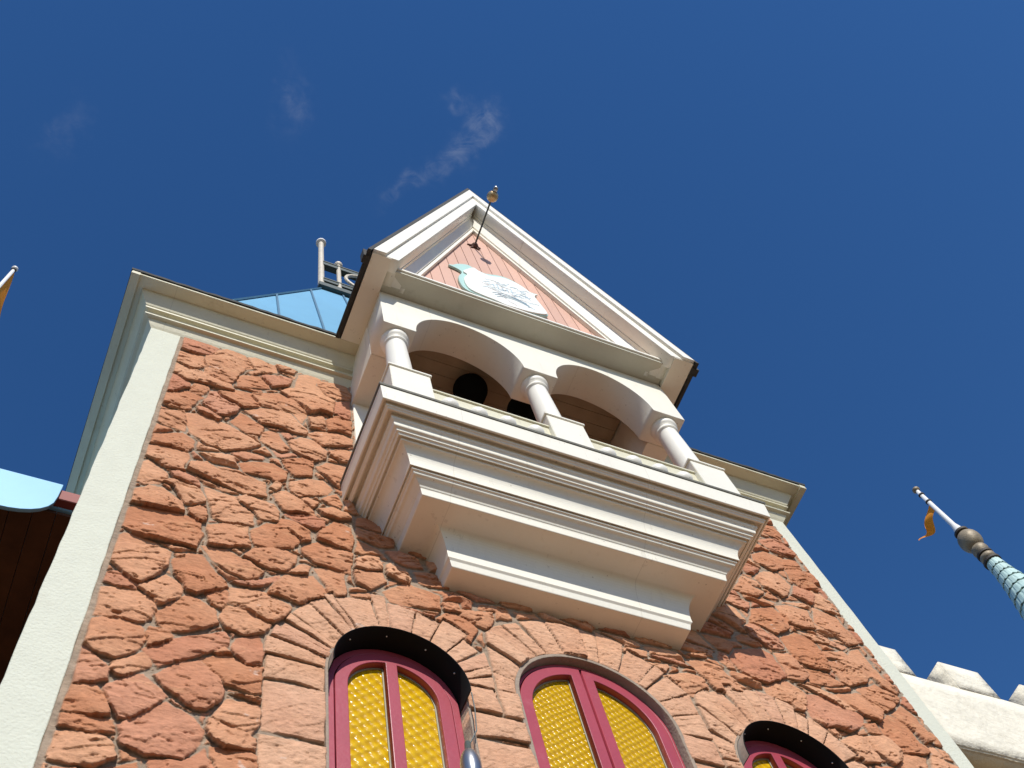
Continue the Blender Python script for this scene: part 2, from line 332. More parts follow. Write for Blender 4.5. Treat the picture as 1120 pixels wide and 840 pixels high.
# ---- stone face (relief of individually laid stones)
POLY = """-3.04 0.06 -2.97 0.1 -2.7 -0.01 -2.75 -0.2 -2.88 -0.31 -3.01 -0.27
-3.04 -0.34 -2.87 -0.3 -2.81 -0.3 -2.78 -0.5 -2.86 -0.65 -2.94 -0.61 -3.04 -0.54
-2.74 -0.16 -2.65 -0 -2.54 0.06 -2.47 0.03 -2.37 -0.22 -2.44 -0.29 -2.58 -0.25 -2.64 -0.23
-2.79 -0.3 -2.73 -0.22 -2.59 -0.24 -2.45 -0.31 -2.51 -0.6 -2.56 -0.73 -2.77 -0.7 -2.77 -0.52
-3.04 -0.6 -2.94 -0.62 -2.78 -0.64 -2.55 -0.72 -2.49 -0.83 -2.63 -0.87 -2.74 -0.88 -2.87 -0.89 -3.02 -0.81
-2.43 -0.04 -2.35 0.04 -2.26 -0.01 -2.18 0.01 -2.17 -0.15 -2.28 -0.29 -2.36 -0.24
-2.18 0.02 -2.12 0.09 -1.97 0.03 -2.02 -0.1 -2.14 -0.1
-2.43 -0.36 -2.34 -0.26 -2.31 -0.3 -2.37 -0.39
-2.5 -0.56 -2.44 -0.44 -2.31 -0.37 -2.24 -0.48 -2.22 -0.58 -2.3 -0.63 -2.48 -0.71
-2.3 -0.35 -2.13 -0.2 -2.02 -0.22 -2.06 -0.41 -2.19 -0.54
-3.03 -0.88 -2.98 -0.83 -2.86 -0.92 -2.85 -1.04 -2.97 -1.22 -3.04 -1.22
-2.84 -1.05 -2.82 -0.92 -2.71 -0.91 -2.7 -0.98 -2.75 -1.11 -2.83 -1.09
-3.04 -1.26 -2.85 -1.11 -2.73 -1.14 -2.82 -1.46 -2.95 -1.5 -3.02 -1.46
-2.69 -0.99 -2.63 -0.94 -2.57 -1.05 -2.42 -1.12 -2.46 -1.27 -2.52 -1.36 -2.59 -1.4 -2.71 -1.28
-2.62 -0.95 -2.48 -0.81 -2.35 -0.79 -2.26 -0.98 -2.39 -1.12 -2.55 -1.04
-2.76 -1.37 -2.72 -1.34 -2.56 -1.44 -2.58 -1.49 -2.74 -1.43
-3.04 -1.6 -2.83 -1.52 -2.8 -1.69 -2.8 -1.83 -2.96 -1.81 -3.01 -1.77
-2.48 -1.44 -2.41 -1.22 -2.23 -1.37 -2.22 -1.42 -2.26 -1.54 -2.36 -1.56
-2.83 -1.52 -2.72 -1.45 -2.49 -1.51 -2.34 -1.64 -2.24 -1.71 -2.31 -1.82 -2.48 -1.96 -2.63 -1.94 -2.75 -1.82
-2.38 -1.17 -2.25 -1.02 -2.11 -0.96 -2.01 -0.96 -1.89 -1.16 -1.87 -1.28 -1.98 -1.32 -2.1 -1.3 -2.23 -1.32
-1.96 -0.07 -1.86 0.04 -1.76 -0.01 -1.8 -0.19 -1.71 -0.34 -1.63 -0.4 -1.66 -0.76 -1.77 -0.75 -1.85 -0.84 -1.94 -0.72 -2.11 -0.57 -2.04 -0.42 -1.99 -0.37
-1.77 -0.05 -1.58 0.04 -1.5 0.01 -1.47 -0.16 -1.48 -0.29 -1.61 -0.36 -1.71 -0.33 -1.78 -0.19
-1.62 -0.42 -1.48 -0.32 -1.49 -0.73 -1.57 -0.78 -1.64 -0.67
-2.37 -0.81 -2.12 -0.61 -1.98 -0.69 -1.87 -0.83 -1.92 -1.08 -2.01 -0.93 -2.21 -0.97 -2.27 -0.99
-1.86 -0.91 -1.77 -0.8 -1.73 -0.84 -1.72 -1.09 -1.85 -1.13
-1.71 -0.9 -1.64 -0.75 -1.49 -0.78 -1.5 -1.05 -1.62 -1.03 -1.7 -1.09
-1.88 -1.26 -1.78 -1.15 -1.63 -1.08 -1.49 -1.1 -1.49 -1.25 -1.63 -1.35 -1.74 -1.4 -1.8 -1.33
-2.02 -1.51 -1.92 -1.36 -1.8 -1.35 -1.71 -1.46 -1.72 -1.62 -1.81 -1.72 -1.9 -1.7 -1.99 -1.63
-2.23 -1.49 -2.17 -1.4 -2.1 -1.41 -2.02 -1.64 -2.07 -1.72 -2.16 -1.68 -2.23 -1.61
-2.09 -1.38 -2.02 -1.35 -1.98 -1.4 -2.02 -1.47
-1.69 -1.48 -1.6 -1.36 -1.48 -1.35 -1.52 -1.59 -1.6 -1.61 -1.68 -1.55
-3.03 -2.06 -2.81 -1.87 -2.72 -1.94 -2.71 -2.06 -2.75 -2.15 -2.85 -2.12 -3.02 -2.17
-3.03 -2.29 -2.99 -2.18 -2.86 -2.14 -2.74 -2.15 -2.73 -2.22 -2.74 -2.37 -2.72 -2.44 -2.86 -2.45 -3.01 -2.36
-2.7 -2.29 -2.59 -2.21 -2.49 -2.29 -2.37 -2.27 -2.18 -2.28 -2.16 -2.5 -2.31 -2.53 -2.52 -2.49 -2.7 -2.4
-3.02 -2.47 -2.98 -2.41 -2.85 -2.52 -2.83 -2.61 -2.87 -2.7 -2.96 -2.75 -3.01 -2.74
-2.82 -2.52 -2.73 -2.46 -2.62 -2.54 -2.61 -2.61 -2.69 -2.6 -2.78 -2.58
-2.84 -2.67 -2.78 -2.6 -2.6 -2.63 -2.56 -2.8 -2.63 -2.86 -2.68 -2.87 -2.77 -2.7
-3.03 -2.87 -2.93 -2.76 -2.83 -2.75 -2.7 -2.86 -2.68 -3 -2.73 -3.01 -2.83 -3.01 -3.02 -3.04 -3.03 -2.98
-2.65 -2.93 -2.59 -2.86 -2.54 -2.9 -2.53 -3.03 -2.58 -3.06 -2.64 -2.99
-2.58 -2.58 -2.44 -2.61 -2.37 -2.61 -2.33 -2.71 -2.23 -2.77 -2.22 -2.92 -2.4 -2.98 -2.49 -2.96 -2.53 -2.77
-2.36 -2.6 -2.29 -2.54 -2.1 -2.57 -2.06 -2.66 -2.06 -2.78 -2.18 -2.81 -2.23 -2.73 -2.33 -2.66
-3.01 -3.1 -2.9 -3.03 -2.75 -3.02 -2.56 -3.04 -2.54 -3.19 -2.56 -3.39 -2.64 -3.39 -2.78 -3.38 -2.93 -3.38 -3.02 -3.33 -3.03 -3.25
-2.5 -3.06 -2.39 -2.98 -2.25 -2.95 -2.23 -3.2 -2.37 -3.27 -2.49 -3.3
-2.36 -2.08 -2.27 -2.01 -2.13 -1.95 -2.02 -2.02 -2.03 -2.18 -2.1 -2.24 -2.14 -2.2 -2.33 -2.21
-2.14 -2.34 -2.09 -2.23 -2.04 -2.26 -2.09 -2.37
-2.05 -1.86 -1.91 -1.71 -1.82 -1.74 -1.82 -1.99 -1.96 -2.05 -2.03 -1.96
-1.79 -1.82 -1.71 -1.68 -1.54 -1.66 -1.6 -2.07 -1.67 -2 -1.75 -1.9
-1.98 -2.16 -1.85 -2.05 -1.75 -2.01 -1.67 -2.09 -1.71 -2.21 -1.83 -2.29 -1.93 -2.36 -1.98 -2.3
-1.75 -2.3 -1.64 -2.15 -1.6 -2.27 -1.61 -2.36 -1.69 -2.34
-1.91 -2.38 -1.85 -2.33 -1.77 -2.37 -1.82 -2.47
-2.11 -2.44 -2.02 -2.31 -1.93 -2.39 -1.83 -2.51 -1.79 -2.59 -1.96 -2.62 -2.02 -2.62 -2.07 -2.53
-2.01 -2.67 -1.92 -2.58 -1.83 -2.59 -1.74 -2.64 -1.74 -2.71 -1.79 -2.77 -1.88 -2.75
-1.78 -2.47 -1.67 -2.37 -1.56 -2.42 -1.54 -2.51 -1.64 -2.54 -1.73 -2.54
-2.03 -2.73 -1.94 -2.74 -1.83 -2.81 -1.83 -2.93 -1.89 -2.98 -1.97 -2.91 -2.05 -2.81
-1.77 -2.8 -1.66 -2.58 -1.54 -2.61 -1.52 -2.77 -1.55 -2.93 -1.66 -2.91 -1.77 -2.88
-2.22 -2.99 -2.13 -2.85 -2.05 -2.81 -1.9 -2.91 -1.88 -2.95 -1.95 -3.08 -2.09 -3.16 -2.2 -3.15
-1.88 -3.06 -1.77 -2.92 -1.54 -2.96 -1.56 -3.22 -1.64 -3.22 -1.8 -3.19 -1.88 -3.11
-3.04 -3.49 -2.98 -3.41 -2.91 -3.39 -2.81 -3.42 -2.7 -3.49 -2.7 -3.65 -2.76 -3.78 -2.82 -3.9 -2.89 -3.88 -3.02 -3.73
-3.03 -3.87 -2.96 -3.84 -2.84 -3.91 -2.84 -3.96 -2.92 -3.96 -3.02 -3.95
-2.83 -3.93 -2.69 -3.73 -2.65 -3.76 -2.58 -3.85 -2.59 -3.92 -2.66 -4.02 -2.71 -4.05 -2.78 -3.96
-2.67 -3.57 -2.59 -3.46 -2.51 -3.44 -2.35 -3.67 -2.33 -3.72 -2.47 -3.83 -2.5 -3.86 -2.56 -3.84 -2.64 -3.7
-2.67 -3.5 -2.58 -3.47 -2.61 -3.51 -2.65 -3.53
-3.05 -4.02 -2.93 -3.98 -2.83 -3.97 -2.72 -4.04 -2.7 -4.1 -2.72 -4.19 -2.78 -4.24 -2.86 -4.23 -3.03 -4.27 -3.04 -4.14
-2.69 -4.11 -2.54 -3.88 -2.46 -3.93 -2.38 -3.98 -2.36 -4.1 -2.51 -4.23 -2.59 -4.26 -2.67 -4.22
-2.45 -3.83 -2.34 -3.73 -2.32 -3.86 -2.34 -3.95 -2.41 -3.92
-3.04 -4.35 -2.95 -4.27 -2.86 -4.24 -2.76 -4.27 -2.71 -4.37 -2.74 -4.48 -2.84 -4.58 -2.95 -4.57 -3.01 -4.52 -3.04 -4.46
-2.72 -4.34 -2.71 -4.26 -2.61 -4.26 -2.58 -4.3 -2.62 -4.38 -2.69 -4.43
-2.71 -4.46 -2.6 -4.34 -2.44 -4.23 -2.32 -4.15 -2.29 -4.23 -2.3 -4.29 -2.43 -4.41 -2.52 -4.49 -2.62 -4.58 -2.7 -4.48
-2.52 -3.34 -2.37 -3.31 -2.22 -3.39 -2.13 -3.46 -2.16 -3.53 -2.23 -3.59 -2.33 -3.55 -2.42 -3.47
-2.26 -3.34 -2.21 -3.23 -2.01 -3.12 -1.92 -3.16 -1.92 -3.25 -2 -3.38 -2.09 -3.41 -2.18 -3.37
-2.31 -3.66 -2.17 -3.58 -2.03 -3.44 -2.03 -3.5 -2.16 -3.64 -2.24 -3.66
-2.08 -3.61 -1.99 -3.43 -1.81 -3.36 -1.73 -3.5 -1.72 -3.6 -1.84 -3.68 -1.91 -3.7 -2.01 -3.67 -2.09 -3.67
-2 -3.4 -1.88 -3.25 -1.82 -3.25 -1.85 -3.35
-1.79 -3.27 -1.73 -3.23 -1.6 -3.23 -1.6 -3.48 -1.65 -3.59 -1.72 -3.54 -1.73 -3.41
-2.32 -3.72 -2.11 -3.67 -1.94 -3.76 -1.95 -3.81 -2.05 -3.97 -2.15 -3.93 -2.2 -3.9 -2.3 -3.88
-2.34 -4.04 -2.32 -3.91 -2.2 -3.9 -2.06 -3.99 -2.1 -4.09 -2.21 -4.14 -2.31 -4.12
-2.27 -4.28 -2.24 -4.19 -2.12 -4.12 -2.09 -4.23 -2.1 -4.37 -2.17 -4.42 -2.26 -4.31
-2.42 -4.44 -2.27 -4.35 -2.18 -4.42 -2.09 -4.39 -2.08 -4.6 -2.13 -4.63 -2.27 -4.6 -2.36 -4.5
-2.35 -4.36 -2.31 -4.31 -2.26 -4.35 -2.33 -4.37
-2.63 -4.65 -2.51 -4.5 -2.42 -4.46 -2.31 -4.57 -2.28 -4.66 -2.29 -4.75 -2.36 -4.83 -2.41 -4.84 -2.56 -4.74
-3.03 -4.58 -3 -4.54 -2.94 -4.61 -2.87 -4.68 -2.84 -4.76 -2.93 -4.82 -3.02 -4.84 -3.03 -4.71
-2.85 -4.63 -2.71 -4.49 -2.66 -4.58 -2.73 -4.66 -2.79 -4.72 -2.86 -4.68
-2.83 -4.8 -2.74 -4.69 -2.68 -4.67 -2.59 -4.76 -2.56 -4.8 -2.63 -4.93 -2.69 -5 -2.75 -5.02 -2.79 -4.95 -2.84 -4.85
-3.04 -4.88 -2.96 -4.83 -2.89 -4.82 -2.84 -4.88 -2.8 -5.01 -2.89 -5.04 -3.02 -5.04 -3.04 -4.96
-3.03 -5.07 -2.89 -5.04 -2.78 -5.04 -2.77 -5.12 -2.85 -5.16 -3.01 -5.14
-2.75 -5.07 -2.62 -4.93 -2.55 -4.84 -2.51 -4.86 -2.41 -4.91 -2.36 -5 -2.37 -5.1 -2.43 -5.2 -2.6 -5.23 -2.71 -5.18
-3.02 -5.19 -2.95 -5.17 -2.81 -5.16 -2.74 -5.21 -2.72 -5.28 -2.82 -5.37 -2.99 -5.36 -3.01 -5.31
-2.31 -4.88 -2.25 -4.72 -2.09 -4.71 -2.09 -4.86 -2.13 -4.95 -2.19 -4.93
-2.25 -4.67 -2.09 -4.66 -2.09 -4.7 -2.16 -4.68
-2.34 -4.97 -2.32 -4.89 -2.21 -4.93 -2.11 -4.97 -2.1 -5.06 -2.25 -5.07 -2.33 -5.01
-2.57 -5.25 -2.43 -5.23 -2.33 -5.11 -2.27 -5.3 -2.56 -5.49
-2.3 -5.09 -2.17 -5.07 -2.08 -5.09 -2.08 -5.28 -2.26 -5.33
-2.96 -5.4 -2.81 -5.39 -2.63 -5.29 -2.58 -5.49 -2.97 -5.59
-1.51 -3.01 -1.44 -2.94 -1.35 -2.91 -1.33 -3.06 -1.45 -3.13 -1.52 -3.13
-1.53 -3.18 -1.33 -3.09 -1.32 -3.21 -1.42 -3.35 -1.52 -3.3
-1.3 -3 -1.26 -2.94 -1.21 -3.05 -1.13 -3.06 -1.14 -3.15 -1.22 -3.15 -1.29 -3.1
-1.33 -3.33 -1.18 -3.16 -1.04 -3.17 -0.93 -3.2 -0.95 -3.39 -1.11 -3.4 -1.28 -3.43
-1.56 -3.46 -1.43 -3.4 -1.32 -3.49 -1.33 -3.52 -1.41 -3.5 -1.53 -3.55
-1.31 -3.53 -1.22 -3.44 -1.13 -3.45 -1.01 -3.48 -1.03 -3.52 -1.16 -3.54 -1.22 -3.5
-0.99 -3.5 -0.88 -3.38 -0.76 -3.41 -0.7 -3.51 -0.78 -3.68 -0.85 -3.64 -0.97 -3.56
-0.92 -3.29 -0.8 -3.24 -0.81 -3.35 -0.91 -3.36
-0.79 -3.31 -0.67 -3.28 -0.56 -3.26 -0.58 -3.42 -0.62 -3.47 -0.71 -3.44 -0.8 -3.39
0.42 -3.27 0.65 -3.22 0.63 -3.31 0.54 -3.33 0.45 -3.33
0.56 -3.38 0.78 -3.34 0.78 -3.38 0.69 -3.48 0.61 -3.44
0.67 -3.27 0.85 -3.25 1.02 -3.31 0.92 -3.3 0.68 -3.29
0.71 -3.49 0.93 -3.38 1.04 -3.38 1.04 -3.56 0.95 -3.61 0.8 -3.69 0.73 -3.58
0.97 -3.23 1.1 -3.16 1.26 -3.19 1.36 -3.34 1.48 -3.44 1.35 -3.5 1.25 -3.49 1.11 -3.53 1.06 -3.37 1.01 -3.28
1 -3.13 1.15 -3.07 1.17 -3.11 1.06 -3.14
1.42 -3.02 1.53 -2.88 1.82 -2.76 1.89 -2.81 1.88 -3.09 1.65 -3.25 1.53 -3.23 1.44 -3.14
2.98 -0.23 3.08 -0.19 3.06 -0.4 3.02 -0.52 2.85 -0.45 2.86 -0.4
2.68 -0.67 2.89 -0.54 2.98 -0.64 3.04 -0.81 3 -0.85 2.87 -0.82 2.75 -0.78
2.48 -1.03 2.65 -0.9 2.85 -0.93 2.74 -1.17 2.58 -1.28 2.43 -1.17
2.83 -0.96 3.01 -0.88 2.99 -1.19 2.99 -1.45 2.81 -1.45 2.74 -1.35 2.78 -1.15
2.15 -1.55 2.27 -1.58 2.27 -1.71 2.17 -1.69 2.13 -1.56
2.28 -1.53 2.46 -1.34 2.63 -1.29 2.68 -1.48 2.55 -1.69 2.46 -1.77 2.32 -1.67
1.93 -1.86 2.12 -1.58 2.18 -1.73 2.27 -1.77 2.13 -1.91 2.04 -1.91
1.74 -2.12 1.84 -1.99 2.01 -2.04 1.91 -2.2 1.81 -2.16
1.86 -2.39 1.99 -2.15 2.25 -2 2.33 -2.14 2.26 -2.32 2.09 -2.46 1.98 -2.38
2.31 -1.96 2.47 -1.89 2.68 -1.88 2.58 -2.19 2.45 -2.25 2.31 -2.21
2.73 -1.46 2.9 -1.43 2.9 -1.6 2.77 -1.76 2.71 -1.7 2.62 -1.66
2.88 -1.48 3.01 -1.47 3.03 -1.73 2.99 -1.81 2.82 -1.76 2.81 -1.64
2.78 -1.8 2.98 -1.84 3.01 -2.04 3 -2.25 2.86 -2.33 2.76 -2.16 2.66 -2.07
1.76 -2.5 1.91 -2.35 2.08 -2.59 2.06 -2.67 1.91 -2.72 1.79 -2.63
2.12 -2.5 2.32 -2.35 2.47 -2.37 2.48 -2.54 2.39 -2.85 2.25 -2.85 2.1 -2.8 2.11 -2.61
2.36 -2.3 2.52 -2.31 2.63 -2.36 2.6 -2.41 2.48 -2.4
2.58 -2.25 2.7 -2.31 2.84 -2.35 2.75 -2.42 2.64 -2.39
2.47 -2.55 2.76 -2.44 2.79 -2.5 2.69 -2.6 2.49 -2.63
1.93 -2.78 2.08 -2.73 2.12 -2.81 2.12 -2.99 2.04 -3.09 1.9 -3.09 1.92 -2.92
2.45 -2.71 2.72 -2.58 2.84 -2.41 2.97 -2.34 2.98 -2.62 2.75 -2.85 2.53 -2.98 2.47 -2.95
2.17 -2.89 2.35 -2.89 2.46 -2.99 2.29 -3.06 2.12 -3.07
1.61 -3.3 1.87 -3.13 1.98 -3.22 1.99 -3.29 1.83 -3.5 1.67 -3.48 1.6 -3.39
1.97 -3.14 2.16 -3.14 2.33 -3.17 2.46 -3.28 2.31 -3.35 2.14 -3.22
1.98 -3.26 2.16 -3.23 2.45 -3.35 2.38 -3.48 2.17 -3.62 2.07 -3.59 1.9 -3.66 1.91 -3.46
2.31 -3.16 2.58 -3.04 2.74 -3.18 2.57 -3.38 2.46 -3.34 2.37 -3.25
2.6 -2.99 2.85 -2.85 3.02 -2.96 2.9 -3.08 2.74 -3.22 2.64 -3.13
2.85 -2.67 3 -2.6 3.01 -2.93 2.9 -2.85
2.58 -3.41 2.74 -3.25 2.86 -3.31 2.88 -3.62 2.78 -3.68 2.6 -3.7 2.53 -3.54
2.79 -3.24 2.98 -3.07 3.05 -3.2 3.02 -3.46 2.92 -3.51 2.87 -3.33
2.39 -3.47 2.53 -3.41 2.5 -3.55 2.38 -3.56
2.02 -3.76 2.21 -3.65 2.3 -3.65 2.3 -3.89 2.08 -3.97 2.05 -3.89
2.3 -3.64 2.52 -3.56 2.58 -3.7 2.51 -3.81 2.4 -3.89 2.32 -3.78
2.51 -3.81 2.61 -3.71 2.8 -3.71 2.72 -3.88 2.39 -3.97
2.92 -3.53 3 -3.51 2.97 -3.7 2.94 -3.82 2.78 -3.85
1.93 -3.65 2.04 -3.63 2.03 -3.72 1.97 -3.75"""
polys = []
for ln in POLY.strip().splitlines():
    v = list(map(float, ln.split())); polys.append(np.array(v).reshape(-1, 2))
NT = len(polys)
for i_ in range(NT):
    c_ = polys[i_].mean(0); d_ = polys[i_]-c_; polys[i_] = c_+d_*(1+.013/np.maximum(np.hypot(d_[:, 0], d_[:, 1]), .03))[:, None]
rs = np.random.RandomState(5)
light_ids = set()
# voussoirs over the arches
VB = [(-9, -.66), (-.66, .86), (.86, 9)]
VR = [(.42, .40, .77, .86), (.565, .555, .90, .95), (.42, .40, .77, .86)]
for wi, (cx, hw, zs, fy) in enumerate(WIN):
    ri, riz, ro, roz = VR[wi]; ri = hw+(.034 if wi == 1 else .022); riz = ri
    a = 180.0
    while a > 4:
        da = min(a, rs.choice([5.5, 8, 10, 13, 17])*rs.uniform(.85, 1.15) if a > 18 else a); a2 = a-da
        g_ = .4
        A, B = R(a-g_), R(a2+g_)
        def lim(t, r, rz_):
            x, z = cx+r*math.cos(t), zs+rz_*math.sin(t)
            lo, hi = VB[wi]
            if x < lo+.012: k = (lo+.012-cx)/(x-cx); x, z = cx+(x-cx)*k, zs+(z-zs)*k
            if x > hi-.012: k = (hi-.012-cx)/(x-cx); x, z = cx+(x-cx)*k, zs+(z-zs)*k
            return x, z
        ro2, roz2 = ro*rs.uniform(.94, 1.04), roz*rs.uniform(.94, 1.04)
        P = [(cx+ri*math.cos(A), zs+riz*math.sin(A)), lim(A, ro2, roz2), lim((A+B)/2, ro2, roz2), lim(B, ro2, roz2), (cx+ri*math.cos(B), zs+riz*math.sin(B))]
        polys.append(np.array(P)); light_ids.add(len(polys)-1); a = a2
# stacked quoins beside the openings
def stack(x0, x1, ztop, zbot, seed):
    rr = random.Random(seed); z = ztop
    while z > zbot:
        h = rr.uniform(.14, .42); j = lambda: rr.uniform(-.015, .015)
        polys.append(np.array([(x0+j(), z-.008), ((x0+x1)/2, z-.008+j()), (x1+j(), z-.008+j()), (x1+j(), z-h+.008+j()), ((x0+x1)/2, z-h+.012+j()), (x0+j(), z-h+.008+j())]))
        light_ids.add(len(polys)-1); z -= h+.012
stack(-2.07, -1.735, -4.27, -8, 3); stack(-.875, -.52, -4.36, -8, 4); stack(.61, .995, -4.36, -8, 8); stack(1.845, 2.18, -4.27, -8, 6)
polys.append(np.array([(-.875, -4.13), (-.69, -4.12), (-.66, -4.33), (-.875, -4.34)])); light_ids.add(len(polys)-1)
polys.append(np.array([(-.65, -4.11), (-.52, -4.10), (-.52, -4.33), (-.64, -4.34)])); light_ids.add(len(polys)-1)
polys.append(np.array([(.61, -4.11), (.85, -4.12), (.85, -4.34), (.61, -4.34)])); light_ids.add(len(polys)-1)
polys.append(np.array([(.87, -4.28), (.99, -4.28), (.99, -4.34), (.87, -4.34)])); light_ids.add(len(polys)-1)

def vnoise(x, z, s, seed, oct=4, rough=.5):
    o = np.zeros_like(x); amp = 1; tot = 0
    for k in range(oct):
        r = np.random.RandomState(seed+k*17); G = r.rand(256, 256)
        X = x*s+31.7+k*7.3; Z = z*s+77.1+k*3.1
        xi = np.floor(X).astype(int); zi = np.floor(Z).astype(int); fx = X-xi; fz = Z-zi
        fx = fx*fx*(3-2*fx); fz = fz*fz*(3-2*fz); a = xi % 256; b = zi % 256; a1 = (a+1) % 256; b1 = (b+1) % 256
        o += amp*((G[a, b]*(1-fx)+G[a1, b]*fx)*(1-fz)+(G[a, b1]*(1-fx)+G[a1, b1]*fx)*fz); tot += amp; amp *= rough; s *= 2.03
    return o/tot*2-1
def sstep(a, b, x):
    t = np.clip((x-a)/(b-a), 0, 1); return t*t*(3-2*t)
def sdf(P, x, z):
    """signed distance, positive inside"""
    d = np.full(x.shape, 1e9); ins = np.zeros(x.shape, bool); n = len(P)
    for i in range(n):
        a = P[i]; b = P[(i+1) % n]; e = b-a; wx = x-a[0]; wz = z-a[1]
        t = np.clip((wx*e[0]+wz*e[1])/(e@e+1e-12), 0, 1)
        d = np.minimum(d, (wx-t*e[0])**2+(wz-t*e[1])**2)
        if abs(e[1]) > 1e-9:
            c = ((a[1] <= z) != (b[1] <= z)) & (x < a[0]+(z-a[1])*e[0]/e[1]); ins ^= c
    d = np.sqrt(d); return np.where(ins, d, -d)
NP = len(polys)
# fill stones for the places no traced stone covers
fs = []
rf = np.random.RandomState(11)
zz = -11.0; row = 0
while zz < .1:
    xx = -3.2+(row % 2)*.16
    while xx < 3.3:
        fs.append((xx+rf.uniform(-.1, .1), zz+rf.uniform(-.06, .06))); xx += rf.uniform(.26, .42)
    zz += .185; row += 1
fs = np.array(fs)
IDN = NP+len(fs)
rI = np.random.RandomState(21)
FAC = [(rI.uniform(-.15, .15, IDN), rI.uniform(-.20, .15, IDN), rI.uniform(.0, .016, IDN)) for _ in range(5)]
baseh = rI.uniform(.020, .040, IDN); tiltz = rI.uniform(.0, .10, IDN); tiltx = rI.uniform(-.06, .08, IDN); ang = rI.uniform(-.5, .2, IDN)
tone = rI.rand(IDN); hue = rI.rand(IDN); baseh[list(light_ids)] = rI.uniform(.018, .042, len(light_ids)); tiltz[list(light_ids)] *= .35
def relief(x, z):
    sh = x.shape
    wx = x+.020*vnoise(x, z, 9, 1, 5, .62)+.004*vnoise(x, z, 55, 5, 2); wz = z+.018*vnoise(x, z, 9, 2, 5, .62)+.004*vnoise(x, z, 55, 6, 2)
    D = np.full(sh, -9.); I = np.full(sh, -1)
    for i, P in enumerate(polys):
        lo = P.min(0)-.09; hi = P.max(0)+.09
        m = (wx > lo[0]) & (wx < hi[0]) & (wz > lo[1]) & (wz < hi[1])
        if not m.any(): continue
        ux, uz = (wx[m], wz[m]) if i < NT else (x[m]*.75+wx[m]*.25, z[m]*.75+wz[m]*.25)
        d = sdf(P, ux, uz)+(.002 if i < NT else .0)
        if i >= NT: d = d+.007
        cur = D[m]; b = (d > cur)
        if i >= NT: b = b | ((d > 0))
        cur[b] = d[b]; D[m] = cur; ii = I[m]; ii[b & (d > 0)] = i; I[m] = ii
    free = D < -.012
    fx, fz = wx[free], wz[free]
    if len(fx):
        best = np.full(fx.shape, 1e9); sec = np.full(fx.shape, 1e9); bi = np.zeros(fx.shape, int); si = np.zeros(fx.shape, int)
        zmin, zmax = fz.min()-.5, fz.max()+.5
        for k, (sx_, sz_) in enumerate(fs):
            if not zmin < sz_ < zmax: continue
            d = ((fx-sx_)*.62)**2+(fz-sz_+.12*(fx-sx_))**2
            b = d < best; s2 = (~b) & (d < sec)
            sec = np.where(b, best, np.where(s2, d, sec)); si = np.where(b, bi, np.where(s2, k, si))
            best = np.where(b, d, best); bi = np.where(b, k, bi)
        sep = np.hypot((fs[bi, 0]-fs[si, 0])*.62, fs[bi, 1]-fs[si, 1])+1e-6
        dv = (sec-best)/(2*sep)-.010
        dd = np.minimum(dv, -D[free]-.011)
        D2 = D[free]; I2 = I[free]; ok = dd > 0; D2[ok] = dd[ok]; I2[ok] = NP+bi[ok]; D[free] = D2; I[free] = I2
    D = np.minimum(D, (x+3.012)+.012*vnoise(x, z, 5, 101, 3)); D = np.minimum(D, 3.098-x+.02*vnoise(x, z, 5, 102, 3))
    cen = np.array([p.mean(0) for p in polys]+[tuple(q) for q in fs])
    J = np.maximum(I, 0)
    inside = (D > 0) & (I >= 0)
    edge = sstep(0, .0075, D)*.86+sstep(.0, .04, D)*.14
    rx = (x-cen[J, 0]); rz = (z-cen[J, 1])
    h = baseh[J]+tiltx[J]*rx-tiltz[J]*rz
    # bedding layers that break off in steps
    u = rz*np.cos(ang[J])+rx*np.sin(ang[J])
    t = vnoise(x+J*.37, u*2.6+J*.71, 2.6, 40, 4, .5)*2.2+u*3.
    st = np.floor(t*1.3)
    fr = t*1.3-st
    lay = (st+sstep(.90, .98, fr))*.0095
    k = np.where(np.isin(J, list(light_ids)), .45, 1.0)
    fc = np.full(sh, .010)
    for fa, fb, fcc in FAC: fc = np.minimum(fc, fa[J]*rx+fb[J]*rz+fcc[J])
    fc = np.maximum(fc, -.024)
    h = h-lay*k+fc*k+.0055*k*vnoise(x, z, 18, 60, 4, .65)+.0035*vnoise(x, z, 70, 61, 3, .6)
    h = h-.010*sstep(.62, .72, vnoise(x+J*.13, z*1.7, 6, 62, 4, .6)*.5+.5)*k
    crk = np.abs(vnoise(x+J*.31, z*1.9+J*.17+.4*x, 4.5, 64, 5, .6)); msk = sstep(.0, .3, vnoise(x, z, 3.2, 66, 3))
    h = h-.013*(1-sstep(.0, .028, crk))*msk*k
    h = np.where(I >= NP, np.minimum(h, .016+D*.9), h)
    h = np.clip(h, .010, .075)
    mort = .006*vnoise(x, z, 22, 70, 4, .6)+.004
    H = np.where(inside, mort+(h-mort)*edge, mort)
    # colours
    c0 = np.array((.47, .200, .100)); c1 = np.array((.60, .315, .180)); c2 = np.array((.47, .195, .125))
    tn = np.clip(tone[J]*1.0+.55*vnoise(x, z, 3, 80, 4), 0, 1)[..., None]
    C = c0*(1-tn)+c1*tn
    pk = (sstep(.78, .9, hue[J]))[..., None]*.5; C = C*(1-pk)+c2*pk
    vein = sstep(.25, .6, vnoise(x*1.0+z*.35, z*2.2, 5, 90, 5, .6))[..., None]*.28; C = C*(1-vein)+np.array((.62, .35, .185))*vein
    lt = np.isin(J, list(light_ids))[..., None]*(.55+.3*vnoise(x, z, 4, 91, 3))[..., None]; C = C*(1-lt)+np.array((.63, .385, .250))*lt
    wsp = (sstep(.56, .66, vnoise(x, z, 5, 95, 5, .65)))[..., None]*.55; C = C*(1-wsp)+np.array((.62, .50, .42))*wsp
